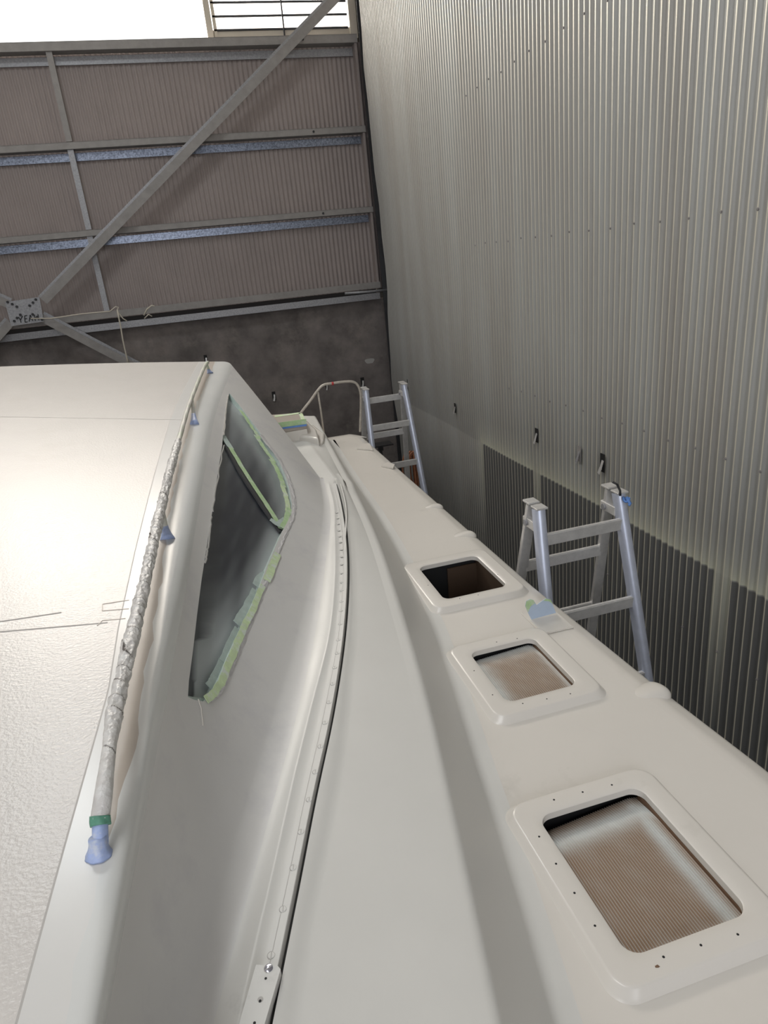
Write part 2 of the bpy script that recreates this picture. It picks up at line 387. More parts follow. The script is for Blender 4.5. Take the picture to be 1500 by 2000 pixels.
# sag strut in three pieces
st=thing('sag_strut','slim galvanised strut running down between the girts left of the diagonal brace','steel strut',(-1.32,12.26,-.33))
for (xa,za,xb,zb,mm) in((-1.31,3.30,-1.325,2.14,M['steel']),(-1.325,2.03,-1.335,.91,M['galv_dull']),(-1.335,.81,-1.345,-.32,M['galv_dull'])):
    b=MB(); b.box(((xa+xb)/2,12.24,(za+zb)/2),(.085,.03,za-zb)); b.build('strut_length',mm,st)
adopt(st)
# cross bracing and gusset
def brace(p,q,label,wd=.125):
    o=thing('brace',label,'steel brace',tuple((np.array(p)+np.array(q))/2),'flat steel braces meeting at the gusset plate')
    b=MB(); b.bar(p,q,.008,wd,up=(0,1,0)) if False else b.bar(p,q,wd,.008,up=(0,1,0)); b.build('plate',M['steel'],o)
    d=nrm(np.array(q)-np.array(p)); n=np.cross(d,[0,1,0]); 
    if n[2]<0: n=-n
    b=MB(); b.bar(np.array(p)+n*wd/2+np.array([0,.04,0]),np.array(q)+n*wd/2+np.array([0,.04,0]),.006,.08,up=n); b.build('lip',M['galv_dull'],o)
    adopt(o)
g0=atY(46,606,12.0)
brace(atY(85,588,12.03),atY(664,-12,12.03),'long diagonal steel brace rising from the gusset plate to the upper right')
brace(atY(80,620,12.03),atY(300,735,12.03),'steel brace running down right from the gusset plate behind the cabin roof')
brace(atY(18,595,12.03),atY(-90,548,12.03),'short visible steel brace going up left from the gusset plate')
brace(atY(20,630,12.03),atY(-60,720,12.03),'steel brace running down left from the gusset plate')
gp=thing('gusset_plate','square galvanised gusset plate with bolts and the letters YEAH drawn on it','steel plate',tuple(g0))
b=MB(); b.poly_prism([atY(10,590,11.98),atY(77,580,11.98),atY(86,628,11.98),atY(22,637,11.98)],(0,-.01,0)); b.build('plate',M['galv_dull'],gp)
for (x,y) in((15,590),(24,594),(33,599),(70,585),(64.5,591),(58,597),(40,615),(33.5,621),(28,627),(64,614),(73,619),(82,624)):
    b=MB(); b.disc(atY(x,y,11.965),(0,-1,0),.020,.014,8); b.build('bolt',M['col'],gp)
# letters as strokes
b=MB()
def stroke(x0,y0,x1,y1):
    b.bar(atY(x0,y0,11.966),atY(x1,y1,11.966),.014,.004,up=(0,1,0))
for s_ in((36,619,40,625),(44,617,40,625),(40,625,41,630),(48,617,49,629.5),(48,617,53,616),(48.5,623,53,622),(49,629.5,54,628.5),(57,628,59,615),(59,615,64,627),(58,623,62,622),(67,614.5,69,626.5),(74,613.5,76,625.5),(68,620.5,75,619.5)): stroke(*s_)
b.build('lettering',M['col'],gp); adopt(gp)

# cords on the back wall
b=MB(); pts=[atY(x,y,11.9) for x,y in((60,622),(100,622),(160,613),(215,608),(226,599),(231,600),(229,606),(232,612),(240,622),(248,627))]
b.tube(pts,.010,6); pts=[atY(x,y,11.88) for x,y in((229,605),(232,620),(236,640),(240,665),(248,700),(251,712))]; b.tube(pts,.013,6)
tag(b.build('electric_cord',M['cream'],None,True),'pale cord looped over the lowest girt and hanging down','cord')
b=MB(); b.tube([atY(x,y,11.9) for x,y in((281,616),(287,604),(296,597),(302,598))],.014,6); b.tube([atY(x,y,11.9) for x,y in((282,622),(290,614),(297,618))],.01,6)
tag(b.build('cable_end',M['cream'],None,True),'short bent cable end sticking over the black gap','cable')
# slots with bent metal tabs in the walls
def wall_tab(px,py,label,plane,sc=1.0,dark=True,flat=False):
    if plane=='R': c=atX(px,py,WX-.012); n=np.array([-1.,0,0]); t=np.array([0,-1.,0])
    else: c=atY(px,py,YB-.056); n=np.array([0,-1.,0]); t=np.array([1.,0,0])
    o=thing('wall_tab',label,'metal tab',tuple(c),'bent metal tabs hanging from slots in the walls')
    up=np.array([0,0,1.])
    b=MB(); a=.035*sc;h=.085*sc
    b.poly_prism([c-t*a+up*h,c+t*a+up*h,c+t*a-up*h,c-t*a-up*h],n*.004); b.build('slot',M['black'] if dark else M['steel'],o)
    b=MB(); p0=c+t*a*.3+up*h*.3+n*.005; p1=c+t*a*.1-up*h*.5+n*.02*sc; p2=c-t*a*.5-up*h*1.2+n*.03*sc
    b.bar(p0,p1,.03*sc,.004,up=n); b.bar(p1,p2,.035*sc,.004,up=n); b.build('bent_tab',M['galv_dull'] if not dark else M['alu'],o)
    adopt(o)
wall_tab(1048,850,'bent metal tab in a dark slot of the corrugated wall, left of three','R',.9)
wall_tab(1131,886,'dull bent metal strip on the corrugated wall between two dark slots','R',.9,dark=False)
wall_tab(1177,904,'bent metal tab in the dark slot right above the near stepladder','R',1.0)
wall_tab(889,797,'small torn slot in the smooth far part of the corrugated wall','R',.8)
wall_tab(535,773,'metal tab on the concrete wall above the window side of the cabin','B',.9)
wall_tab(638,754,'metal tab on the concrete wall just under the stern rail bend','B',.7)
wall_tab(708,746,'dark slot with tab on the concrete wall above the far stepladder left post','B',1.0)
wall_tab(402,701,'black slot on the concrete wall at the far end of the handrail','B',.8)
wall_tab(797,752,'dark slot on the corrugated wall beside the far stepladder right post','R',1.1)
# plaster patch
c=atY(722,705,YB-.052); b=MB(); pts=[c+np.array([.09*math.cos(a)*(1+.15*math.sin(3*a)),0,.055*math.sin(a)*(1+.2*math.cos(2*a))]) for a in np.linspace(0,2*math.pi,18,endpoint=False)]
b.poly_prism(pts,(0,-.004,0)); tag(b.build('plaster_patch',M['ceil']),'pale plaster patch high on the dark concrete wall','patch')
# screws of the right wall
rows=[(.489*WX,np.arange(2.2,8,.30)),(.0235*WX,np.arange(2.0,8,.305)),(-.4455*WX,np.arange(1.8,7,.305)),(-2.95,np.arange(3.2,5.6,.36))]
k=0
for z,yy,rl_ in [(r_[0],r_[1],q_) for r_,q_ in zip(rows,('top row','second row from the top','third row, above the dark panels','lowest row, inside the dark panels'))]:
    for y in yy:
        ph=round((y+4.0)/P_-.25)*P_-4.0+.25*P_; y2=ph
        b=MB(); c=np.array([WX+.012*math.sin(y2*1.7+z*.6)-.0085,y2,z+.008*math.sin(y*7)]); b.disc(c+np.array([.002,0,0]),(-1,0,0),.011,.003,8); b.disc(c,(-1,0,0),.007,.008,6)
        o=b.build('cladding_screw',M['steel'])
        tag(o,'screw head on the corrugated side wall, '+rl_,'screw','cladding screws, '+rl_); k+=1

# ------------------------------------------------------------------ stepladders
def ladder(cx,label,Ytop,ztop,wtop,group,spread=.235,flare=.045,zf=.19,zb=.47):
    o=thing('stepladder',label,'ladder',(cx,Ytop,ZF),group)
    H=ztop-ZF; rails={}
    for side,(sy,dy0) in {'front':(-1,-.045),'back':(1,.05)}.items():
        for sx in(-1,1):
            top=np.array([cx+sx*wtop/2,Ytop+dy0,ztop+(0 if sy<0 else .0)]); bot=np.array([cx+sx*(wtop/2+H*flare),Ytop+dy0+sy*H*spread,ZF])
            rails[(side,sx)]=(top,bot)
            b=MB(); d=nrm(bot-top)
            if side=='front':
                n=24; u=nrm(np.cross(d,[1,0,0])); uu=np.array([1.,0,0])
                out=nrm(np.cross(uu,d)); 
                if out[1]*sy<0: out=-out
                prof=[(-.034,-.034),(.034,-.034)]+[(.034*math.cos(a),.004+.026*math.sin(a)) for a in np.linspace(0,math.pi,10)]
                vs=[top+uu*px_+out*py_ for px_,py_ in prof]+[bot+uu*px_+out*py_ for px_,py_ in prof]; m=len(prof)
                b.add(vs,[tuple(range(m)),tuple(range(2*m-1,m-1,-1))]+[(i,(i+1)%m,m+(i+1)%m,m+i) for i in range(m)])
                r_=b.build('rail',M['alu_blue'],o,math.radians(40))
            else:
                b.bar(top,bot,.032,.066,up=(1,0,0),bev=.003) ; r_=b.build('rail',M['alu'],o)
            b=MB(); b.bar(bot+np.array([0,0,.06]),bot,.05,.08,up=(1,0,0)); b.build('rubber_foot',M['black_plastic'],r_)
        # rungs
        z0=zf if side=='front' else zb
        for k in range(9):
            f=(z0+k*.49)/H
            if f>.93: break
            A=[rails[(side,s)][0]*(1-f)+rails[(side,s)][1]*f for s in(-1,1)]
            b=MB(); b.box((A[0]+A[1])/2,(np.linalg.norm(A[1]-A[0])-.03,.030,.076),bev=.006); b.build('rung',M['alu'],o,math.radians(30))
    for sx in(-1,1):
        b=MB(); t=rails[('back',sx)][0]
        b.box(t+np.array([0,.01,.012]),(.075,.085,.014),bev=.003); t=rails[('front',sx)][0]; b.box(t+np.array([0,.0,.008]),(.075,.085,.012),bev=.003); b.build('top_cap',M['alu'],o)
        b=MB(); b.box((t[0],Ytop+.03,ztop-.12),(.07,.16,.06),bev=.004); b.build('hinge_bracket',M['alu'],o)
        b=MB(); b.disc((t[0]-.037,Ytop+.06,ztop-.12),(-1,0,0),.02,.012,12); b.build('hinge_bolt',M['galv_dull'],o)
    adopt(o); return o
def c3(x,y,z): return atZ(x,y,z)
zl=-1.47
a=c3(1052,992,zl); c=c3(1206,960,zl)
L2=ladder((a[0]+c[0])/2,'near aluminium stepladder between the hull and the corrugated wall, tied with blue cord',(a[1]+c[1])/2+.03,zl,c[0]-a[0],'aluminium stepladders beside the boat')
a1=c3(712,760,zl); c1=c3(788,750,zl)
ladder((a1[0]+c1[0])/2,'far aluminium stepladder beyond the stern, standing below the corner of the shed',(a1[1]+c1[1])/2,zl,c1[0]-a1[0],'aluminium stepladders beside the boat',zf=.47,zb=.17)
# blue cord + black hook on near ladder
t=atZ(1202,968,zl)
b=MB(); pts=[t+np.array([.062+.016*math.cos(q),-.02+.02*math.sin(q),-.03-.01*math.sin(2*q)]) for q in np.linspace(0,2*math.pi,16)]; b.tube(pts,.008,6,False)
b.tube([t+np.array([.055,-.03,-.01]),t+np.array([.07,-.05,-.05]),t+np.array([.06,-.05,-.06])],.010,6)
tag(b.build('blue_cord',M['bluetape'],None,True),'blue cord tied round the right post top of the near stepladder','cord')
b=MB(); b.tube([t+np.array([-.02,.0,.09]),t+np.array([.01,0,.07]),t+np.array([.025,-.01,.03]),t+np.array([.02,-.02,0])],.007,6)
tag(b.build('black_hook',M['black_plastic'],None,True),'small black hook curling up from the near stepladder top','hook')
# things behind the stern by the far ladder
c=atY(802,905,9.3); b=MB()
for k in range(5):
    b.tube([c+np.array([.05*math.sin(k)+.02*math.cos(q*2),.03*k-.06,.10+.28*math.cos(q)-.2]) +np.array([.06*math.sin(q),0,0]) for q in np.linspace(0,2*math.pi,20)],.014,6,False)
tag(b.build('rope_coil',M['orange'],None,True),'orange brown rope coil hanging behind the far stepladder','rope')
c=atY(745,868,9.6); b=MB(); b.box(c,(.32,.22,.02)); b.box(c+np.array([-.02,0,-.05]),(.07,.07,.08)); b.tube([c+np.array([-.02,0,-.08]),np.array([c[0]-.02,c[1],ZF])],.025,10)
tag(b.build('black_stand',M['black_plastic']),'black pedestal stand behind the stern under the far stepladder rung','stand')

# ------------------------------------------------------------------ the boat
boat=thing('boat','white boat under repaint: cabin roof, side deck and hull seen from above','boat',(-.5,3.5,ZF))
zC_near=-1.03
def zEdge(Y): return zC_near+.235*np.clip((Y-.7)/6.3,-.2,1.1)
# roof fold line (vertex of roof and side) from the photo's fold
foldpx=[(205,2000),(252,1700),(302,1400),(345,1140),(380,930),(408,800),(447,706)]
fold=[]
for x,y in foldpx:
    z=-1.0
    for _ in range(30): p=atZ(x,y,z); z=.5*z+.5*zEdge(p[1])
    fold.append((p[1],p[0]))
fold[-1]=(7.0,atY(447,706,7.0)[0]); zfar=atY(447,706,7.0)[2]
basepx=[(372,2000),(432,1800),(492,1600),(552,1400),(592,1250),(622,1100),(636,1000),(626,935)]
ZL=-1.45
base=[(atZ(x,y,ZL)[1],atZ(x,y,ZL)[0]) for x,y in basepx]
YE=7.0; YBe=base[-1][0]
# stations: t 0..1 ; fold Y from -.8..7 ; base Y -.8..YBe
def st_fold(t):
    Y=-.9+(YE+.9)*t**1.15; return Y
def st_base(t): return -.9+(YBe+.9)*t**1.15
Xf=lambda Y: float(curve_interp(fold,[max(Y,.3)])[0][0]) if Y>.3 else float(curve_interp(fold,[.3])[0][0])-.0*(Y-.3)
Xb=lambda Y: float(curve_interp(base,[max(Y,.8)])[0][0])+(Y-.8)*.30*(Y<.8)
NT=150
ts=np.linspace(0,1,NT)
def fillet(pts,rs,nf=8):
    "round the inner corners of a polyline in 3D; returns points and index marks of the corner ends"
    out=[np.array(pts[0])]; marks=[0]
    for i in range(1,len(pts)-1):
        p=np.array(pts[i]); a=np.array(pts[i-1]); c=np.array(pts[i+1]); r=rs[i]
        da=np.linalg.norm(a-p); dc=np.linalg.norm(c-p); r=min(r,da*.45,dc*.45)
        A=p+(a-p)/da*r; C=p+(c-p)/dc*r
        for k in range(nf+1):
            s=k/nf; out.append((1-s)**2*A+2*s*(1-s)*p+s*s*C)
        marks.append(len(out)-1)
    out.append(np.array(pts[-1])); marks.append(len(out)-1)
    return out,marks
# jagged paint edge on the roof (distance inboard from fold) + other longitudinal lines as functions of pixel curves
def inboard(pxs):
    r=[]
    for x,y in pxs:
        z=-1.0
        for _ in range(40):
            p=atZ(x,y,z); zz=roofz(p[0],p[1]); z=.5*z+.5*zz
        r.append((p[1],Xf(p[1])-p[0]))
    return sorted(r)
def roofz(X,Y):
    d=max(0,Xf(Y)-X); zz=zEdge(Y)
    if Y>4: zz+=(zfar-zEdge(7.0))*max(0,(Y-4)/3)
    return zz+.125*d-.0085*d*d
margin=inboard([(60,2000),(125,1700),(165,1560),(205,1380),(230,1225),(262,1080),(300,930),(340,800),(385,712)])
jag=inboard([(190,1720),(214,1620),(243,1540),(268,1460),(272,1400),(280,1340),(300,1250),(318,1100),(338,960),(368,840),(392,770),(418,712)])
def dmargin(Y): return float(np.interp(Y,[a for a,_ in margin],[b_ for _,b_ in margin]))
def djag(Y,raw=False):
    v=float(np.interp(Y,[a for a,_ in jag],[b_ for _,b_ in jag]))
    if not raw: v+= (.005*math.sin(Y*11+math.sin(Y*5)*2)+.003*math.sin(Y*29+1))+.0025*math.sin(Y*67+2*math.sin(Y*13))
    return max(v,.03)
railg=inboard([(190,1680),(205,1540),(216,1440),(243,1330),(262,1230),(285,1130),(310,1020),(333,920),(352,860),(377,770),(402,712)])
def drail(Y): return float(np.interp(Y,[a for a,_ in railg],[b_ for _,b_ in railg]))
def prof_roof(t):
    Yf=st_fold(t); Yb=st_base(t)
    X0=Xf(Yf)
    ds=[4.2,3.4,2.8,2.3,1.9,1.5,1.2,.95,.75,.6]
    dm=max(dmargin(Yf),.13); dj=djag(Yf)
    ds=[d for d in ds if d>dm+.05]; 
    while len(ds)<10: ds.append(ds[-1]-(ds[-1]-dm)/4)
    row=[np.array([X0-d,Yf,roofz(X0-d,Yf)]) for d in ds]
    dr=min(max(drail(Yf),dj+.012),dm-.03); mid=[dm,dm-.004,(dm+dr)/2,dr,dj]
    row+=[np.array([X0-d,Yf,roofz(X0-d,Yf)]) for d in mid]
    return row,dj
fwY=lambda Y:.052-.027*min(1,max(0,(Y-2.2)/2.2))
ROOF=[];SIDE=[]
RF=.075
for t in ts:
    row,dj=prof_roof(t); Yf=st_fold(t);Yb=st_base(t)
    V=np.array([Xf(Yf),Yf,roofz(Xf(Yf),Yf)]); Bp=np.array([Xb(Yb),Yb,ZL])
    jp=row[-1]
    A=V+np.array([-min(max(djag(Yf,True)-.016,.008),.07),0,0]); A=np.array([A[0],Yf,roofz(A[0],Yf)])
    d=nrm(Bp-V); C=V+d*.085
    arc=[(1-s)**2*A+2*s*(1-s)*V+s*s*C for s in np.linspace(0,1,11)]
    row+=arc+[V+d*.13]
    ROOF.append(row)
    # side: from V+d*.13 to base with concave fillet into the ledge
    outv=np.array([1.0,-.0,0.0])
    S0=V+d*.13
    L0=np.linalg.norm(Bp-V)
    q=Bp-d*fwY(Yb)*1.3
    pts=[S0*(1-s)+q*s for s in np.linspace(0,1,25)]
    # gentle outward crown of the panel
    nn=nrm(np.cross(np.array([0,1.,0]),d)); 
    if nn[0]<0: nn=-nn
    crown=.008
    pts=[p+nn*crown*math.sin(math.pi*s) for p,s in zip(pts,np.linspace(0,1,25))]
    E_=Bp+np.array([fwY(Yb),0,0])
    pts+=[(1-s)**2*q+2*s*(1-s)*Bp+s*s*E_ for s in np.linspace(0.08,1,12)]
    SIDE.append(pts)
ROOF=np.array(ROOF); SIDE=np.array(SIDE)
NM=10
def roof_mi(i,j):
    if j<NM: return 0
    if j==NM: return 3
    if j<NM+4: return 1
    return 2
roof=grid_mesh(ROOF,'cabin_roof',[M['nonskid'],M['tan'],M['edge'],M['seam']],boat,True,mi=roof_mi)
roof['label']='cream non-skid cabin roof with a jagged pale paint edge'
# margin between the non-skid line and the jagged edge: near part smooth white
for p in roof.data.polygons:
    if p.material_index==1:
        c=p.center
        j=p.index%(ROOF.shape[1]-1)
roof.data.materials.append(M['smooth'])
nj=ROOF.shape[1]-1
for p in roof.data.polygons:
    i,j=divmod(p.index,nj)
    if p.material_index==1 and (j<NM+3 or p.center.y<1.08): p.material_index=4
# dark seam strips across the roof
def on_roof(x,y):
    z=-1.0
    for _ in range(50): p=atZ(x,y,z); z=.5*z+.5*roofz(p[0],p[1])
    return np.array([p[0],p[1],roofz(p[0],p[1])])
def strip(pts,wd,th,normal,name,m,parent,smooth=False,taper=False):
    pts=[np.array(p,float) for p in pts]; n=len(pts); vs=[]
    for i,p in enumerate(pts):
        T=nrm(pts[min(i+1,n-1)]-pts[max(i-1,0)]); N_=nrm(normal(p) if callable(normal) else normal); S=nrm(np.cross(T,N_))
        ww=(wd(i/(n-1)) if callable(wd) else wd)/2
        vs+=[p-S*ww,p+S*ww,p+S*ww+N_*th,p-S*ww+N_*th]
    fs=[(3,2,1,0),tuple(4*(n-1)+k for k in range(4))]
    for i in range(n-1):
        for k in range(4): fs.append((4*i+k,4*i+(k+1)%4,4*i+4+(k+1)%4,4*i+4+k))
    b=MB(); b.add(vs,fs); return b.build(name,m,parent,smooth)
def lin(a,b,n): return [(a[0]+(b[0]-a[0])*i/(n-1),a[1]+(b[1]-a[1])*i/(n-1)) for i in range(n)]
UPN=np.array([0,0,1.])
for seg,wd in (([(-120,812),(360,820)],.006),([(-120,1232),(120,1196)],.004),([(-120,1244),(210,1216)],.004),([(200,1180),(252,1172)],.003),([(200,1180),(200,1193)],.003),([(200,1193),(252,1189)],.003),([(190,1222),(200,1212),(245,1208)],.003)):
    path=[]
    for a_,b_ in zip(seg[:-1],seg[1:]): path+=lin(a_,b_,8)
    path=[q for i,q in enumerate(path) if i==0 or q!=path[i-1]]
    strip([on_roof(*q) for q in path],wd,.0012,UPN,'roof_seam',M['seam'] if wd>.003 else M['tan'],boat)
# aft closing face under the roof/side end
end=[ROOF[-1][k] for k in range(ROOF.shape[1])]+[SIDE[-1][k] for k in range(1,SIDE.shape[1])]
inn=[np.array([p[0]-(.05 if k>18 else 0),p[1]-.02-(.0),p[2]-.10]) for k,p in enumerate(end)]
grid_mesh([end,[np.array([p[0]-.012,p[1]+.012,p[2]-.02]) for p in end],inn],'aft_return',M['edge'],boat,True)

# ---- cabin side with window opening (CDT)
NS,NW=SIDE.shape[0],SIDE.shape[1]
def S(u,v):
    u=min(max(u,0),1)*(NS-1); v=min(max(v,0),1)*(NW-1); i=min(int(u),NS-2); j=min(int(v),NW-2); a=u-i; c=v-j
    return (1-a)*(1-c)*SIDE[i,j]+a*(1-c)*SIDE[i+1,j]+(1-a)*c*SIDE[i,j+1]+a*c*SIDE[i+1,j+1]
def Sn(u,v):
    e=.004; du=S(min(u+e,1),v)-S(max(u-e,0),v); dv=S(u,min(v+.02,1))-S(u,max(v-.02,0)); n=nrm(np.cross(du,dv))
    return n if n[0]>0 else -n
PJ=np.array([[project(SIDE[i,j]) if SIDE[i,j][1]>.25 else (9e9,9e9) for j in range(NW)] for i in range(NS)])
def inv(x,y):
    d=((PJ-np.array([x,y]))**2).sum(2); i,j=np.unravel_index(np.argmin(d),d.shape); u=i/(NS-1);v=j/(NW-1)
    for _ in range(25):
        p=project(S(u,v)); e=1e-3
        pu=(project(S(min(u+e,1),v))-project(S(u-e if u>=e else 0,v)))/(min(u+e,1)-(u-e if u>=e else 0))
        pv=(project(S(u,min(v+e,1)))-project(S(u,v-e if v>=e else 0)))/(min(v+e,1)-(v-e if v>=e else 0))
        J=np.array([pu,pv]).T
        try: dd=np.linalg.solve(J,np.array([x,y])-p)
        except Exception: break
        u=min(max(u+np.clip(dd[0],-.05,.05),0),1); v=min(max(v+np.clip(dd[1],-.1,.1),0),1)
    return u,v
win_px=[(448,768),(470,795),(495,828),(520,862),(541,893),(556,925),(565,955),(570,985),(569,1003),(561,1020),(550,1040),(535,1075),(520,1110),(505,1150),(488,1190),(468,1232),(448,1275),(428,1325),(410,1360),(398,1370),(380,1367),(367,1361),(369,1330),(377,1270),(385,1200),(394,1130),(405,1060),(416,990),(426,920),(434,870),(437,830),(442,795)]
def dens(poly,n):
    out=[]
    for i in range(len(poly)):
        a=np.array(poly[i],float); b_=np.array(poly[(i+1)%len(poly)],float); m=max(1,int(np.linalg.norm(b_-a)/n))
        for k in range(m): out.append(tuple(a+(b_-a)*k/m))
    return out
winp=dens(win_px,14)
win_uv=[inv(x,y) for x,y in winp]
def inpoly(x,y,poly):
    c=False; n=len(poly); j=n-1
    for i in range(n):
        xi,yi=poly[i];xj,yj=poly[j]
        if (yi>y)!=(yj>y) and x<(xj-xi)*(y-yi)/(yj-yi)+xi: c=not c
        j=i
    return c
def cdt_surface(fun,us,vs,polys,name,mats,parent,asp=1.0,tol=.35):
    pts=[];cs=[]
    du=us[1]-us[0]; dv=vs[1]-vs[0]
    holes=[]
    for poly in polys:
        b0=len(pts); pts+=[(p[0],p[1]*asp) for p in poly]; cs+=[(b0+i,b0+(i+1)%len(poly)) for i in range(len(poly))]; holes.append(poly)
    hp=np.array([p for poly in polys for p in poly]) if polys else np.zeros((0,2))
    for u in us:
        for v in vs:
            if any(inpoly(u,v,h) for h in holes): continue
            if len(hp) and (np.abs((hp[:,0]-u)/du)+np.abs((hp[:,1]-v)/dv)).min()<tol: continue
            pts.append((u,v*asp))
    r=delaunay_2d_cdt([Vector(p) for p in pts],cs,[],0,1e-7)
    V=r[0];Fc=r[2]
    fs=[]
    for f in Fc:
        cu=sum(V[i].x for i in f)/len(f); cv=sum(V[i].y for i in f)/len(f)/asp
        if any(inpoly(cu,cv,h) for h in holes): continue
        A2=(V[f[1]].x-V[f[0]].x)*(V[f[2]].y-V[f[0]].y)-(V[f[1]].y-V[f[0]].y)*(V[f[2]].x-V[f[0]].x)
        if abs(A2)<1e-7: continue
        fs.append(tuple(f) if A2>0 else tuple(f)[::-1])
    vs3=[tuple(map(float,fun(v.x,v.y/asp))) for v in V]
    me=bpy.data.meshes.new(name); me.from_pydata(vs3,[],fs); me.update()
    bm=bmesh.new(); bm.from_mesh(me); bm.normal_update()
    if sum((f.normal.x+f.normal.z)*f.calc_area() for f in bm.faces)<0: bmesh.ops.reverse_faces(bm,faces=bm.faces[:])
    bm.to_mesh(me); bm.free()
    return link(name,me,mats,parent,True)
side=cdt_surface(S,list(np.linspace(0,1,110)),list(np.linspace(0,1,NW)),[win_uv],'cabin_side',[M['grey']],boat,asp=.35)
side['label']='grey-white sloping cabin side around the masked window'
# window recess
wp=[S(u,v) for u,v in win_uv]; wn=[Sn(u,v) for u,v in win_uv]
wc=np.mean(wp,0); NW_=nrm(np.mean(wn,0))
DEP=.035
rev=MB(); n=len(wp)
rev.add([p for p in wp]+[p-nn*DEP for p,nn in zip(wp,wn)],[(i,(i+1)%n,n+(i+1)%n,n+i) for i in range(n)])
winrev=rev.build('window_reveal',M['tape_ghost'],boat)
# the pane: grid in pixel space over the polygon -> surface point minus depth
px_=[p for p in win_px]
xs=np.arange(355,590,4.0); ys=np.arange(755,1385,8.0)
pts=[(p[0],p[1]) for p in dens(win_px,9)]; nb=len(pts); cs=[(i,(i+1)%nb) for i in range(nb)]
arr=np.array(pts)
for x in xs:
    for y in ys:
        if inpoly(x,y,pts) and np.abs(arr-np.array([x,y])).sum(1).min()>5: pts.append((x,y))
r=delaunay_2d_cdt([Vector(p) for p in pts],cs,[],0,1e-7)
V=[(v.x,v.y) for v in r[0]]; fs=[tuple(f) for f in r[2] if inpoly(sum(V[i][0] for i in f)/3,sum(V[i][1] for i in f)/3,pts[:nb])]
uvs=[inv(x,y) for x,y in V]; vs3=[S(u,v)-Sn(u,v)*DEP for u,v in uvs]
me=bpy.data.meshes.new('window_pane'); me.from_pydata([tuple(v) for v in vs3],[],fs); me.update()
# overspray strength: heavy at the border, none in the middle
cen=np.array([463,1020.]);sp=[]
L_=np.array([(win_px[k][0],win_px[k][1]) for k in range(len(win_px))],float)
def dseg(p,a,b_):
    t_=np.clip(((p-a)@(b_-a))/((b_-a)@(b_-a)+1e-9),0,1); return np.linalg.norm(p-(a+t_*(b_-a)))
for x,y in V:
    p=np.array([x,y]); 
    dR=min(dseg(p,L_[k],L_[k+1]) for k in range(0,19))
    dB=np.linalg.norm(p-np.array([395,1365])); 
    k=math.exp(-(dR/26)**2)*.85
    low=1/(1+math.exp(-(y-1190)/38)); high=1/(1+math.exp((y-872)/32))
    left=math.exp(-((x-(430-(y-850)*.115))/26)**2)
    mull=0
    s=max(k*.95, 1.0*low*(.5+.5*math.exp(-(dR/60)**2)+.25), .50*high, left*float(np.interp(y,[900,980,1130,1230],[.5,.12,.12,.6])))
    xl=float(np.interp(y,[768,870,990,1130,1270,1361],[448,434,416,394,377,367])); wl=float(np.interp(y,[860,960,1200,1361],[0,9,21,27]))
    if y>870 and x<xl+wl: s=min(s,.30-.16*min(1,max(0,(y-900)/160)))
    s=max(.02,min(1,s+.05*math.sin(x*.21+y*.07)*math.sin(y*.05)))
    sp.append(s)
a_=me.attributes.new('spray','FLOAT','POINT'); a_.data.foreach_set('value',sp)
bm=bmesh.new(); bm.from_mesh(me); bmesh.ops.recalc_face_normals(bm,faces=bm.faces[:]); bm.to_mesh(me); bm.free()
pane=link('window_pane',me,M['pane'],boat,True); pane['label']='dark window pane clouded with pale overspray'
def side_pt(x,y,off=.002):
    u,v=inv(x,y); return S(u,v)+Sn(u,v)*off, Sn(u,v)
def side_strip(pxs,wd,off,name,m,parent,th=.0012,jit=0,n=5):
    path=[]
    for a,b_ in zip(pxs[:-1],pxs[1:]): path+=lin(a,b_,n)[:-1]
    path.append(pxs[-1]); P3=[];N3=[]
    for x,y in path:
        p,nn=side_pt(x+random.uniform(-jit,jit),y,off); P3.append(p);N3.append(nn)
    nn=nrm(np.mean(N3,0))
    return strip(P3,wd,th,nn,name,m,parent)
# mullion crossing the window with green tape
mull=side_strip([(438,850),(480,925),(520,985),(556,1035)],.05,-.028,'window_mullion',M['col'],boat,th=.012)
side_strip([(436,846),(452,872)],.052,-.012,'masking_tape',M['tape_ghost'],boat,jit=.5)
side_strip([(451,870),(480,918),(516,972),(536,1003),(552,1030)],.038,-.012,'masking_tape',M['tape'],boat,jit=.4)
side_strip([(530,1012),(545,1024),(560,1012)],.045,-.008,'masking_tape',M['tape_ghost'],boat,jit=1)
# tape along the edge, in overlapping torn lengths
segs=[([(470,800),(490,830),(508,855)],.030,'tape'),([(500,850),(520,880),(536,902)],.036,'tape'),([(530,897),(546,925),(556,950)],.036,'tape'),([(552,945),(561,975),(563,1000)],.032,'tape_pale'),
([(565,992),(560,1015),(552,1030)],.032,'tape'),([(541,1082),(530,1110),(520,1135)],.036,'tape_pale'),([(525,1118),(512,1128),(506,1142)],.05,'tape_ghost'),([(512,1145),(498,1180),(482,1215)],.026,'tape_pale'),([(503,1150),(482,1190),(466,1215)],.040,'tape_ghost'),
([(482,1212),(466,1248),(452,1280)],.028,'tape_pale'),([(468,1225),(452,1262),(440,1290)],.035,'tape_ghost'),([(455,1275),(440,1310),(430,1335)],.028,'tape_pale'),([(440,1290),(424,1325),(415,1340)],.04,'tape_ghost'),([(432,1332),(416,1355),(400,1368)],.026,'tape_pale'),([(405,1366),(385,1364),(372,1361)],.018,'tape_ghost')]
for k,(pp,wd,mm) in enumerate(segs): side_strip(pp,wd*(1.05 if mm=='tape_pale' and pp[0][1]>1050 else 1),(.0035 if mm=='tape_pale' and pp[0][1]>1050 else -.004) if mm!='tape_ghost' else -.012,'masking_tape',M[mm],boat,th=.0015+.0004*(k%3),jit=1.2,n=7)
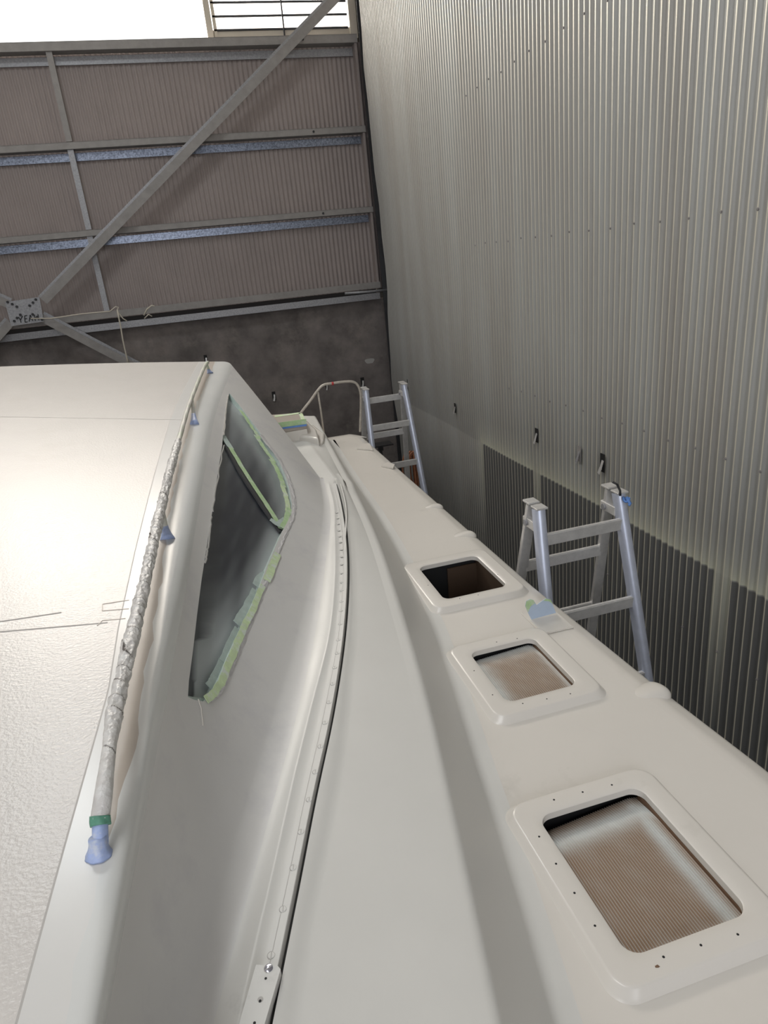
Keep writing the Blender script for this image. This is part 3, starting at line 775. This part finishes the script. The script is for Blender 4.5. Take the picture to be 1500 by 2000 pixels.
def film(pxs,wd,n,jit):
    path=[]
    for a,b_ in zip(pxs[:-1],pxs[1:]): path+=lin(a,b_,n)[:-1]
    vs=[];k=0
    for x,y in path:
        for d_ in(-wd,-wd*.3,wd*.35,wd):
            p,nn=side_pt(x+d_+random.uniform(-jit,jit)*.6,y+random.uniform(-jit,jit)*.4,.001); 
            vs.append(p+nn*(random.uniform(.0005,.0045) if abs(d_)<wd else 0.0005))
        k+=1
    fs=[(i*4+j,i*4+j+1,i*4+5+j,i*4+4+j) for i in range(k-1) for j in range(3)]
    b=MB(); b.add(vs,fs); return b.build('crumpled_film',M['film'],boat)
film([(509,850),(545,896),(562,930),(572,960),(576,990),(572,1015),(560,1040),(548,1068),(536,1100)],3.5,9,1.5)
film([(532,1112),(515,1150),(497,1195),(480,1235),(462,1280),(445,1320),(428,1355),(408,1374)],5.5,9,2.5)
# torn white film line on the left side of the opening
for pp in ([(441,800),(437,850)],[(436,870),(424,940),(414,1000)],[(412,1010),(405,1070),(400,1100)]):
    side_strip(pp,.006,.001,'film_edge',M['ceil'],boat,th=.004,jit=1.4,n=9)
side_strip([(446,772),(441,800),(436,850)],.007,.001,'film_edge',M['gel'],boat,th=.004,jit=.8,n=9)
side_strip([(386,1366),(392,1385),(395,1418)],.003,.001,'film_edge',M['gel'],boat,th=.003,jit=.5)

# ---- side deck: ledge from base fillet to edge E, band down to F, fillet to the hull deck
ZE=-1.50; ZD=-1.80
Epx=[(975,2000),(910,1700),(825,1330),(780,1180),(740,1060),(690,950),(655,885),(636,850)]
Et=[(atZ(x,y,ZE)[1],atZ(x,y,ZE)[0]) for x,y in Epx]
Fpx=[(1090,2000),(1040,1830),(985,1650),(930,1480),(890,1350),(850,1230),(795,1110),(740,1010),(680,920),(645,862)]
Ft=[(atZ(x,y,ZD+.02)[1],atZ(x,y,ZD+.02)[0]) for x,y in Fpx]
Xe=lambda Y: float(curve_interp(Et,[max(Y,.85)])[0][0])+(.12*(Y-.85) if Y<.85 else 0)
Xd=lambda Y: float(curve_interp(Ft,[max(Y,.95)])[0][0])+(.18*(Y-.95) if Y<.95 else 0)
trk_in=[(460,2000),(475,1930),(520,1740),(575,1500),(600,1400),(640,1240),(650,1150),(652,1060),(648,1000),(636,940)]
trk_out=[(520,2000),(545,1880),(575,1735),(610,1560),(645,1400),(668,1260),(678,1140),(677,1060),(668,990),(655,935)]
crease=[(562,2000),(600,1770),(640,1585),(660,1470),(676,1340),(688,1200),(687,1110),(683,1040),(675,990),(661,935)]
def tab(pxs,z): 
    T=[(atZ(x,y,z)[1],atZ(x,y,z)[0]) for x,y in pxs]; return T
ti=tab(trk_in,ZL);to=tab(trk_out,ZL+.01);tc=tab(crease,ZL-.008)
def cf(T):
    s0=(T[1][1]-T[0][1])/(T[1][0]-T[0][0])
    return lambda Y: float(curve_interp(T,[min(max(Y,T[0][0]),T[-1][0])])[0][0])+s0*min(0,Y-T[0][0])
Ti,To,Tc=cf(ti),cf(to),cf(tc)
YT=to[-1][0]
Ys=np.concatenate([np.linspace(-.9,1.0,24),np.linspace(1.03,5.0,110),np.linspace(5.05,7.2,24)])
LEDGE=[];
for Y in Ys:
    k=1.0 if Y<YT-.25 else max(0.0,(YT-Y)/.25)     # moulding fades out at its aft end
    a=Xb(Y)+fwY(Y) if Y<YBe else Xb(YBe)+fwY(YBe)-.9*(Y-YBe)
    if Y>YBe: a=max(a,.1)
    xi=max(Ti(Y),a+.02); xo=max(To(Y),xi+.02); xc=max(Tc(Y),xo+.02); e=Xe(Y)
    e=max(e,xc+.05)
    za=ZL; h=.006*k; g=.016*k
    key=[(a,za),(xi-.004,za),(xi+.003,za+h),(xi+.012,za+h),(xi+.016,za+h-.003*k),((xi+xo)/2+.002,za+h-.003*k),(xo-.002,za+h-.003*k),(xo,za-g),(xo+.009*max(k,.1),za-g),(xo+.011*max(k,.12),za+.001*k),(xc-.004,za-.004),(xc+.004,za-.010),(xc+.03,za-.012),(e-.05,ZE+.005),]
    pts=[np.array([x,Y,z]) for x,z in key]
    LEDGE.append(pts)
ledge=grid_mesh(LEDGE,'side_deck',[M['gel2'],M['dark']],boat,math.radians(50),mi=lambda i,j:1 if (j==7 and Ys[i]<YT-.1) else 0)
BAND=[]
for Y in Ys:
    e=max(Xe(Y),Tc(Y)+.1); f=max(Xd(Y),e+.04)
    p0=np.array([e-.05,Y,ZE+.005]);p1=np.array([e,Y,ZE]);p2=np.array([f,Y,ZD]);p3=np.array([f+.065,Y,ZD])
    pts,_=fillet([p0,p1,p2,p3],[0,.03,.13,0],9); BAND.append(pts)
grid_mesh(BAND,'deck_step',M['gel2'],boat,True)
# close the aft end of the ledge (down to the deck)
endr=[p for p in LEDGE[-1]]+[p for p in BAND[-1][1:]]
grid_mesh([endr,[np.array([p[0],p[1]+.03,p[2]-.02]) for p in endr],[np.array([p[0],p[1]+.04,ZD-.3]) for p in endr]],'step_end',M['gel'],boat,True)

# track: flat strip with slotted screws
TR=[]
for Y in Ys:
    if Y>YT-.12: break
    xi=max(Ti(Y),Xb(Y)+.12); xo=max(To(Y),xi+.02); x0=xi+.40*(xo-xi)
    z=ZL+.003; TR.append([np.array([x,Y,zz]) for x,zz in((x0,z),(x0+.001,z+.0035),(xo-.0035,z+.0035),(xo-.002,z+.002),(xo-.002,z-.012))])
track=grid_mesh(TR,'track',M['gel2'],boat,math.radians(30))
track['label']='long narrow painted track strip fixed with slotted screws'
scr=[(530,1866),(553,1776),(573,1695),(588,1625),(604,1562),(616,1508),(626,1458),(635,1412),(643,1372),(650,1336),(654,1304),(659,1276),(661,1250),(665,1219),(666,1193),(667,1175),(668,1153),(668,1137),(668,1119),(668,1102),(668,1087),(667,1073),(665,1059),(664,1047),(662,1036),(661,1023),(660,1012),(658,1001)]
def slotscrew(c,r,parent,m,ang,name='screw'):
    b=MB(); n=20
    c=np.array(c)
    ring=[(r*1.0,0),(r*1.0,.0008),(r*.85,.0016)]
    vs=[];
    for rr,h in ring:
        for k in range(n): q=2*math.pi*k/n; vs.append(c+np.array([rr*math.cos(q),rr*math.sin(q),h]))
    fs=[(i*n+k,i*n+(k+1)%n,(i+1)*n+(k+1)%n,(i+1)*n+k) for i in range(2) for k in range(n)]+[tuple(2*n+k for k in range(n))]
    b.add(vs,fs); o=b.build(name,m,parent,math.radians(30))
    d=np.array([math.cos(ang),math.sin(ang),0]); b=MB(); b.bar(c+d*r*.8+np.array([0,0,.0019]),c-d*r*.8+np.array([0,0,.0019]),.0018,.0006,up=(0,0,1)); b.build('screw_slot',M['seam'],o)
    b=MB(); q0=ang+1.2; b.tube([c+np.array([r*1.08*math.cos(q),r*1.08*math.sin(q),.0003]) for q in np.linspace(1.2,4.2,14)],.0009,5,False); b.build('screw_rim',M['seam'],o)
    return o
for x,y in scr:
    slotscrew(atZ(x,y,ZL+.0065),.0085,track,M['gel2'],1.35)
# thin scribed centre line on the track
CL=[np.array([ (max(To(Y),Ti(Y)+.02)+ (Ti(Y)+.40*(To(Y)-Ti(Y))))/2,Y,ZL+.0066]) for Y in Ys if Y<YT-.2]
strip(CL,.0012,.0004,UPN,'score_line',M['seam'],track)
# near end plate of the track
pl=MB()
q=[atZ(x,y,ZL+.018) for x,y in((500,1884),(543,1887),(548,1893),(505,2040),(455,2040))]
q+= [q[0]*.02+q[-1]*.98]
q[-1]=atZ(455,2040,ZL+.018); q=q[:5]; q[-2]=q[-2]+ (q[-2]-q[2])*2.2; q[-1]=q[-1]+(q[-1]-q[0])*2.2
pl.poly_prism([p for p in q],(0,0,-.022)); plate_=pl.build('track_end_plate',M['gel2'],boat)
slotscrew(atZ(525,1891,ZL+.0182),.0095,plate_,M['chrome'],.35)
def hole(c,nn,r,parent,m=None,name='screw_hole'):
    b=MB(); b.disc(np.array(c)-nrm(nn)*.0002,nn,r,.0006,14); return b.build(name,m or M['black'],parent)
hole(atZ(519,1911,ZL+.0183),UPN,.0028,plate_); hole(atZ(508.5,1952,ZL+.0183),UPN,.0062,plate_,M['seam']); hole(atZ(508,1955,ZL+.0187),UPN,.003,plate_); hole(atZ(497,1998,ZL+.0183),UPN,.003,plate_)

# ---- hull deck with three hatch openings
Gt=[(1.0,1.70),(1.53,1.69),(2.12,1.65),(3.17,1.61),(4.85,1.605),(7.0,1.60),(7.6,1.60)]
Xg=lambda Y: float(np.interp(Y,[a for a,_ in Gt],[b_ for _,b_ in Gt]))
YD=7.45
hatches=[dict(c=[(1045,1590),(1245,1540),(1475,1780),(1230,1865)],r=.045,d='largest, nearest'),
         dict(c=[(912,1270),(1042,1249),(1131,1334),(992,1371)],r=.040,d='middle'),
         dict(c=[(817,1104),(934,1086),(992,1147),(863,1168)],r=.045,d='far')]
HT=ZD+.028
def rrect(x0,x1,y0,y1,r,n=7):
    P=[]
    for cx,cy,a0 in((x1-r,y1-r,0),(x0+r,y1-r,90),(x0+r,y0+r,180),(x1-r,y0+r,270)):
        for k in range(n+1):
            a=math.radians(a0+90*k/n); P.append((cx+r*math.cos(a),cy+r*math.sin(a)))
    return P
for h in hatches:
    Q=[atZ(x,y,HT) for x,y in h['c']]
    h['x0']=(Q[0][0]+Q[3][0])/2; h['x1']=(Q[1][0]+Q[2][0])/2; h['y1']=(Q[0][1]+Q[1][1])/2; h['y0']=(Q[2][1]+Q[3][1])/2
def a_of(Y): 
    e=max(Xe(Y),Tc(Y)+.1); f=max(Xd(Y),e+.04); return f+.065
def deckfun(u,v):   # u=Y, v 0..1
    A=a_of(min(u,6.8)); Bx=Xg(u)-.13
    x=A+(Bx-A)*v; return np.array([x,u,ZD])
polys=[]
for h in hatches:
    P=rrect(h['x0']-.03,h['x1']+.03,h['y0']-.03,h['y1']+.03,.06)
    polys.append([(y,min(.985,max(.015,(x-a_of(y))/(Xg(y)-.13-a_of(y))))) for x,y in P])
deck=cdt_surface(deckfun,list(np.linspace(-.9,YD-.25,110)),list(np.linspace(0,1,14)),polys,'hull_deck',[M['gel']],boat,asp=.7)
# outboard rounding and topside; corner rounded at the stern
OUT=[]
for Y in np.concatenate([np.linspace(-.9,YD-.25,90)]):
    g=Xg(Y); pts=[np.array([g-.13,Y,ZD]),np.array([g-.09,Y,ZD-.002]),np.array([g,Y,ZD-.035]),np.array([g+.03,Y,ZD-.20]),np.array([g+.0,Y,ZD-1.0]),np.array([g-.35,Y,ZD-1.9])]
    o_,_=fillet(pts,[0,.03,.07,.06,.2,0],8); OUT.append(o_)
grid_mesh(OUT,'hull_topside',M['gel'],boat,True)
# stern rounding
ST=[]
g=Xg(YD); 
xs_=[1.05]+list(np.linspace(1.12,g-.13,6))
prof=[(0,0),(.10,0),(.19,-.01),(.235,-.05),(.25,-.15),(.25,-1.5)]
for dy,dz in prof: ST.append([np.array([x,YD-.25+dy,ZD+dz]) for x in xs_]+[np.array([g-.13+ (0.16+dy*0)*math.sin(q)*1.0*(1) if False else g-.13+ .16*math.sin(q)*(1),YD-.25+dy*math.cos(q),ZD+dz-.035*math.sin(q)]) for q in np.linspace(.15,math.pi/2,8)])
grid_mesh(ST,'stern',M['gel'],boat,True,flip=True)
# hatch coamings
coamings=[]
for hi,h in enumerate(hatches):
    x0,x1,y0,y1,r=h['x0'],h['x1'],h['y0'],h['y1'],h['r']
    prof=[(.104,ZD-.002),(.100,ZD+.0015),(.094,ZD+.006),(.082,HT-.004),(.078,HT-.001),(.072,HT),(.03,HT),(.004,HT),(0,HT-.003),(0,HT-.028),(.012,HT-.03)]
    if hi==0: prof=[(o_*.95 if o_>.03 else o_,z) for o_,z in prof]
    G=[]
    for off,z in prof:
        P=rrect(x0-off,x1+off,y0-off,y1+off,r+off*.22,8); P.append(P[0]); G.append([np.array([x,y,z]) for x,y in P])
    c=grid_mesh(G,'hatch_coaming',M['gel'],boat,math.radians(50))
    bm=bmesh.new(); bm.from_mesh(c.data); bmesh.ops.remove_doubles(bm,verts=bm.verts[:],dist=1e-6); bmesh.ops.recalc_face_normals(bm,faces=bm.faces[:])
    s=sum(f.normal.z*f.calc_area() for f in bm.faces)
    if s<0: bmesh.ops.reverse_faces(bm,faces=bm.faces[:])
    bm.to_mesh(c.data); bm.free()
    c['label']=['large raised hatch surround nearest the camera','middle raised hatch surround','far raised hatch surround round a black opening'][hi]
    coamings.append(c)
    # fixing holes
    if hi==0: hp=[(1082,1562),(1138,1547),(1195,1533),(1053,1634),(1086,1687),(1122,1744),(1162,1808),(1296,1869),(1369,1846),(1441,1825)]
    elif hi==1: hp=[(970,1254),(1010,1247),(926,1310),(962,1357),(1021,1374),(1068,1365),(1114,1355)]
    else: hp=[(836,1143),(898,1169),(934,1162),(972,1122)]
    for x,y in hp: hole(atZ(x,y,HT+.0002),UPN,.0035 if hi==0 else .003,c)
    # bottom tray so nothing below shows through
    b=MB(); b.box(((x0+x1)/2,(y0+y1)/2,HT-.40),(x1-x0+.1,y1-y0+.1,.01)); 
    for sx,sy in((-1,0),(1,0),(0,-1),(0,1)):
        b.box(((x0+x1)/2+sx*((x1-x0)/2+.035),(y0+y1)/2+sy*((y1-y0)/2+.035),HT-.215),((.01 if sx else x1-x0+.08),(.01 if sy else y1-y0+.08),.37))
    b.build('hatch_well',M['black'],boat)
    if hi<2:
        # ribbed sheet lying just under the opening, ribs running fore and aft, bowed down at the far end
        pitch=.0088 if hi==0 else .0094; per=8; n=int((x1-x0+.02)/pitch)
        ny=26; vs=[];spv=[]
        for j in range(ny):
            v=j/(ny-1); y=y0-.012+(y1-y0+.024)*v
            for i in range(n*per+1):
                u=i/(n*per); x=x0-.01+(x1-x0+.02)*u
                dz=-.034-.0-.055*max(0,(v-.72)/.28)**2*(1.0 if hi==0 else .5)*(1.15-.8*u*v)+ .0024*math.sin(2*math.pi*(i%per)/per)-.012*max(0,(u-.9)/.1)
                vs.append((x,y,HT+dz))
                if hi==0: s=max(.85*math.exp(-((v-.86+.05*(1-u))/.085)**2),.75*math.exp(-((u-.86)/.07)**2),.42*math.exp(-(u/.05)**2),.35*math.exp(-(v/.05)**2))*(1 if v<.955 else .35)
                else: s=max(.95*math.exp(-(u/.17)**2)*(1 if v<.45 else .8+.2*v),.85*math.exp(-((1-v)/.16)**2),.7*math.exp(-((1-u)/.10)**2),.2*math.exp(-(v/.06)**2))
                s=min(1,max(0,s+.06*math.sin(u*21+v*9)*math.sin(v*17))); s=min(1,s+(.38 if (i%per) in (1,2,3) else 0)*(1-.5*s)) ; spv.append(s)  # rib crests also mixed paler through the spray mask
        m=n*per+1; fs=[(j*m+i,j*m+i+1,(j+1)*m+i+1,(j+1)*m+i) for j in range(ny-1) for i in range(m-1)]
        me=bpy.data.meshes.new('ribbed_sheet'); me.from_pydata(vs,[],fs); me.update()
        a_=me.attributes.new('spray','FLOAT','POINT'); a_.data.foreach_set('value',spv)
        rs=link('ribbed_sheet',me,M['ribbed'],boat,True); rs['label']='brown ribbed masking sheet dusted with white overspray'
        b=MB(); b.box((x1+.004,(y0+y1)/2,HT-.085),(.008,y1-y0,.10)); b.build('hatch_lining',M['brownpanel'],boat)
    else:
        b=MB(); b.box((x1+.01,(y0+y1)/2,HT-.20),(.012,y1-y0+.05,.34)); b.box(((x0+x1)/2+.10,y1+.012,HT-.22),(.2,.012,.32)); b.build('hatch_lining',M['darkbrown'],boat)
        b=MB(); b.tube([( (x0+x1)/2-.02,(y0+y1)/2-.05,HT-.33),((x0+x1)/2+.09,(y0+y1)/2+.08,HT-.33)],.09,20); b.build('inner_moulding',M['black_plastic'],boat,True)

b=MB(); b.poly_prism([atZ(x,y,HT+.0003) for x,y in((1279,1887),(1284,1884),(1289,1888),(1286,1890),(1280,1890))],(0,0,.0006)); b.build('paint_chip',M['brownpanel'],coamings[0])
# moulded pads on the outer edge
def pad(px,py,s,label=None):
    c=atZ(px,py,ZD-.01); b=bmesh.new(); bmesh.ops.create_uvsphere(b,u_segments=24,v_segments=14,radius=1)
    for v in b.verts:
        x,y,z=v.co; v.co=Vector((x*.05*s*(1 if x>0 else 2.4),y*.05*s*(.9 if y<0 else 1.5),z*.034*s-.012*s))
    me=bpy.data.meshes.new('stanchion_pad'); b.to_mesh(me); b.free(); me.transform(Matrix.Translation(Vector(c)))
    o=link('stanchion_pad',me,M['gel'],boat,True)
for x,y,s in((1285,1352,1.1),(915,1045,1.1),(853,990,1.0)): pad(x,y,s)
# heart-shaped flap of tape standing on a low moulded pad
c=atZ(1055,1205,ZD+.012)
b=MB(); b.box((c[0]+.02,c[1]-.03,ZD+.004),(.17,.24,.012),bev=.005); b.build('fitting_pad',M['gel'],boat,math.radians(60))
b=MB(); U=np.array([1,.06,0]);U=nrm(U)
def pt(x,y):
    o0=atZ(1037,1210,ZD+.012); # plane through base, facing -Y
    d=wray(x,y); t_=o0[1]/d[1]; return d*t_
heart=[(1038,1210),(1031,1196),(1026,1184),(1028,1174),(1036,1170),(1042,1172),(1048,1182),(1056,1176),(1066,1169),(1075,1171),(1080,1182),(1086,1197)]
flap=MB(); flap.poly_prism([pt(x,y) for x,y in heart],(0,.0025,0)); f_=flap.build('tape_flap',M['heart'],boat); f_['label']='pale blue heart-shaped flap of masking tape'
b=MB(); 
b.poly_prism([pt(x,y)+np.array([0,-.001,0]) for x,y in((1031,1196),(1026,1184),(1028,1174),(1036,1170),(1042,1172),(1045,1178),(1036,1184))],(0,-.001,0)); 
b.poly_prism([pt(x,y)+np.array([0,-.001,0]) for x,y in((1061,1173),(1066,1169),(1075,1171),(1079,1179),(1072,1174))],(0,-.001,0)); b.build('tape_flap_tip',M['tape'],boat)
# raised tape rectangles on the deck by the stern
for q in ([(697,878),(706,868),(722,868),(728,880)],[(745,912),(757,905),(771,909),(768,916)]):
    b=MB(); b.poly_prism([atZ(x,y,ZD+.002) for x,y in q],(0,0,.012)); b.build('deck_pad',M['gel'],boat)

# aft moulding with green-taped box, on the ledge
def bx(pxs,z,th,name,m,bev=None):
    b=MB(); b.poly_prism([atZ(x,y,z) for x,y in pxs],(0,0,-th)); o=b.build(name,m,boat,math.radians(30))
    md=o.modifiers.new('bev','BEVEL'); md.width=bev or .01; md.segments=3
    return o
bx([(548,862),(560,836),(612,829),(634,846),(632,860),(628,866)],ZE+.035,.08,'aft_moulding',M['gel'],.018)
bx([(520,840),(530,822),(600,820),(618,838),(622,856)],ZE+.10,.10,'aft_coaming',M['gel'],.02)
bx([(500,812),(585,806),(592,808),(598,826),(540,836),(520,838)],ZE+.20,.055,'aft_box',M['tan'],.008)
Qb=[atZ(x,y,ZE+.20) for x,y in [(500,812),(585,806),(592,808),(598,826),(540,836),(520,838)]]
b=MB(); b.poly_prism([q-np.array([0,0,.055]) for q in Qb],(0,0,-.14)); b.build('aft_box_base',M['gel'],boat)
def yq(pxs,Y,name,m,th=.003):
    b=MB(); b.poly_prism([atY(x,y,Y) for x,y in pxs],(0,th,0)); return b.build(name,m,boat)
fy=atZ(598,826,ZE+.20)[1]-.012
yq([(520,829),(598,818),(599,828),(520,839)],fy-.004,'masking_tape',M['tape']); yq([(520,839),(599,828.5),(599,832),(520,842)],fy-.006,'masking_tape',M['bluetape'])
b=MB(); b.poly_prism([atZ(x,y,ZE+.201) for x,y in((583,806),(591,808),(598,824),(590,826))],(0,0,.002)); b.poly_prism([atZ(x,y,ZE+.201) for x,y in((536,812),(586,805.5),(587,808),(537,815))],(0,0,.002)); b.build('masking_tape',M['tape_pale'],boat)

# stern rail loop
rl=thing('stern_rail','bent tube rail loop with red tape standing at the stern','rail',tuple(atZ(632,846,ZD)))
R0=7.35
def rp(x,y,Y=R0):
    q=atY(x,y,Y); q[2]=max(q[2],ZD+.006); return q
def spl(P,n=6):
    P=[np.array(p) for p in P]; out=[]
    for i in range(len(P)-1):
        a=P[max(i-1,0)];b_=P[i];c=P[i+1];d=P[min(i+2,len(P)-1)]
        for k in range(n):
            t=k/n; out.append(.5*((2*b_)+(-a+c)*t+(2*a-5*b_+4*c-d)*t*t+(-a+3*b_-3*c+d)*t**3))
    out.append(P[-1]); return out
b=MB(); b.tube(spl([rp(578,824),rp(588,806),rp(605,784),rp(621,762),rp(632,752),rp(650,748.5),rp(675,745.5),rp(690,746),rp(699,753),rp(704,768),rp(705,790),rp(704,820),rp(705,858)],7),.014,10); b.build('rail_tube',M['tubewhite'],rl,True)
b=MB(); b.tube([rp(621,766),rp(627,805),rp(633,852)],.011,10); b.build('rail_brace',M['tubewhite'],rl,True)
b=MB(); b.tube([rp(647.5,749.4),rp(651.5,748.9)],.019,10); b.build('red_band',M['redtape'],rl,True)
adopt(rl)

# ---- handrail on the roof
rail_px=[(196,1650,.015),(196,1600,.045),(203,1545,.078),(211,1480,.092),(222,1400,.095),(240,1320,.095),(256,1250,.095),(276,1165,.092),(296,1075,.090),(316,985,.086),(336,905,.083),(352,850,.08),(368,795,.08),(385,750,.08),(400,715,.08),(406,708,.075)]
def over_roof(x,y,h):
    z=-1.0
    for _ in range(60): p=atZ(x,y,z); z=.5*z+.5*(roofz(p[0],p[1])+h)
    return np.array([p[0],p[1],p[2]])
RP=[over_roof(*q) for q in rail_px]
RP[-1]=over_roof(406,708,.075); 
base0=on_roof(193,1668); 
top=spl([base0]+RP,16)
Ls=np.cumsum([0]+[np.linalg.norm(top[i+1]-top[i]) for i in range(len(top)-1)]); LT=Ls[-1]
# resample
def resamp(P,ds):
    P=np.array(P); L=np.concatenate([[0],np.cumsum(np.linalg.norm(np.diff(P,axis=0),axis=1))]); s=np.arange(0,L[-1],ds)
    return np.array([np.interp(s,L,P[:,k]) for k in range(3)]).T,s
TP,TS=resamp(top,.003)
ypx=np.array([project(p)[1] for p in TP])
hr=bpy.data.objects.new('handrail',None); COL.objects.link(hr); hr.parent=boat; hr['label']='long roof handrail wrapped in crumpled paint-dusted tape'
def sel(y0,y1): 
    m=[i for i in range(len(TP)) if y0<=ypx[i]<=y1]; return [TP[i] for i in range(min(m),max(m)+1)]
noise_ph=rng.uniform(0,6.28,40)
from mathutils import noise as mnoise
def crump(L,a,f):
    p=Vector((L*24,1.1*math.cos(a),1.1*math.sin(a))); q=Vector((L*60+9,2.2*math.cos(a),2.2*math.sin(a)))
    amp=min(1,max(.12,(L-.16)/.10))
    r1=1-abs(mnoise.noise(p))*2.2; r2=1-abs(mnoise.noise(q))*2.2
    ph=L/.075+a/(2*math.pi)+.35*math.sin(L*17)+.2*math.sin(L*41); hx=ph%1.0
    return amp*(.0028*r1+.0013*r2+.0026*hx**1.5)+.0022*math.sin(L*7+1)*math.sin(L*15+2)
def crump_old(L,a,f):
    hx=(L/.047+a/(2*math.pi)+.12*math.sin(L*31))%1.0; hx2=(L/.055-a/(2*math.pi)*1+.3)%1.0
    v=.0040*(hx**2)+.0024*(hx2**4)
    for k in range(10):
        v+=.0005*math.sin((12+k*16)*L+ (k%4+1)*a*(1 if k%2 else -1)+noise_ph[k])
    v+=.0035*math.sin(L*6+1)*math.sin(L*15+2)
    return v
wr=sel(862,1600); 
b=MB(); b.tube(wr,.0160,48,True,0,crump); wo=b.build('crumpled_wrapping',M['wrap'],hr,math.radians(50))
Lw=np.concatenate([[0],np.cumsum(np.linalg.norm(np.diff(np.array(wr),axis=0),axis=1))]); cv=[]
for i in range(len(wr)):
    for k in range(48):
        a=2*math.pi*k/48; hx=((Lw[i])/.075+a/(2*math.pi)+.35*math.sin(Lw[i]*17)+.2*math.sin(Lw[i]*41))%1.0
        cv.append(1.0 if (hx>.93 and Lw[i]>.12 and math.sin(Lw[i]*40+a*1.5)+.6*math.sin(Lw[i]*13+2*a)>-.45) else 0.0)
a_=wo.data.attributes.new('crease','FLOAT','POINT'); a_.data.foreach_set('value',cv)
b=MB(); b.tube(sel(700,872),.0145,20,True,0,lambda L,a,f:.0008*math.sin(3*a+L*20)); b.build('paper_sleeve',M['wrap_smooth'],hr,True)
b=MB(); b.tube(sel(1590,1613),.0192,24,True,0,lambda L,a,f:.0012*math.sin(5*a+L*200)); b.build('green_band',M['greendark'],hr,True)
bp,_=resamp([TP[0]+np.array([0,0,-.004])]+[p for p in sel(1605,1700)],.004)
rr=[max(.0165,.030-.016*min(1,i/6)) for i in range(len(bp))]
foot=sel(1600,1662)
b=MB(); foot=foot; b.tube(foot,.0150,28,True,0,lambda L,a,f:.0008*math.sin(6*a)*(1-f)); b.build('blue_sleeve',M['blue_pale'],hr,True)
def cone(c,up,r0,r1,h,name,m,parent,n=28,wr_=0.0):
    c=np.array(c);up=nrm(up); pts=[c+up*h*s for s in np.linspace(0,1,12)]; rs=[r1+(r0-r1)*(1-s)**2.6 for s in np.linspace(0,1,12)]
    b=MB(); b.tube(pts,rs,n,True,0,lambda L,a,f: wr_*math.sin(9*a)*(1-f)); return b.build(name,m,parent,True)
cone(base0+np.array([0,0,-.002]),RP[0]-base0+np.array([0,0,.03]),.026,.0165,.035,'foot_cover',M['blue_pale'],hr,wr_=.0008)
for (x,y,tx,ty) in((327,1053,315,992),(380,829,377,778),(410,729,404,711)):
    f0=on_roof(x,y); i=np.argmin([np.linalg.norm(project(p)-np.array([tx,ty])) for p in TP]); tp=TP[i]
    L=np.linalg.norm(tp-f0)
    cone(f0+np.array([0,0,-.003]),tp-f0,.030,.011,L*.75,'stanchion_cover',M['blue_pale'],hr,wr_=.0006)
    b=MB(); b.tube([f0+(tp-f0)*.35,tp],.0125,16); b.build('stanchion',M['wrap_smooth'],hr,True)
adopt(boat)
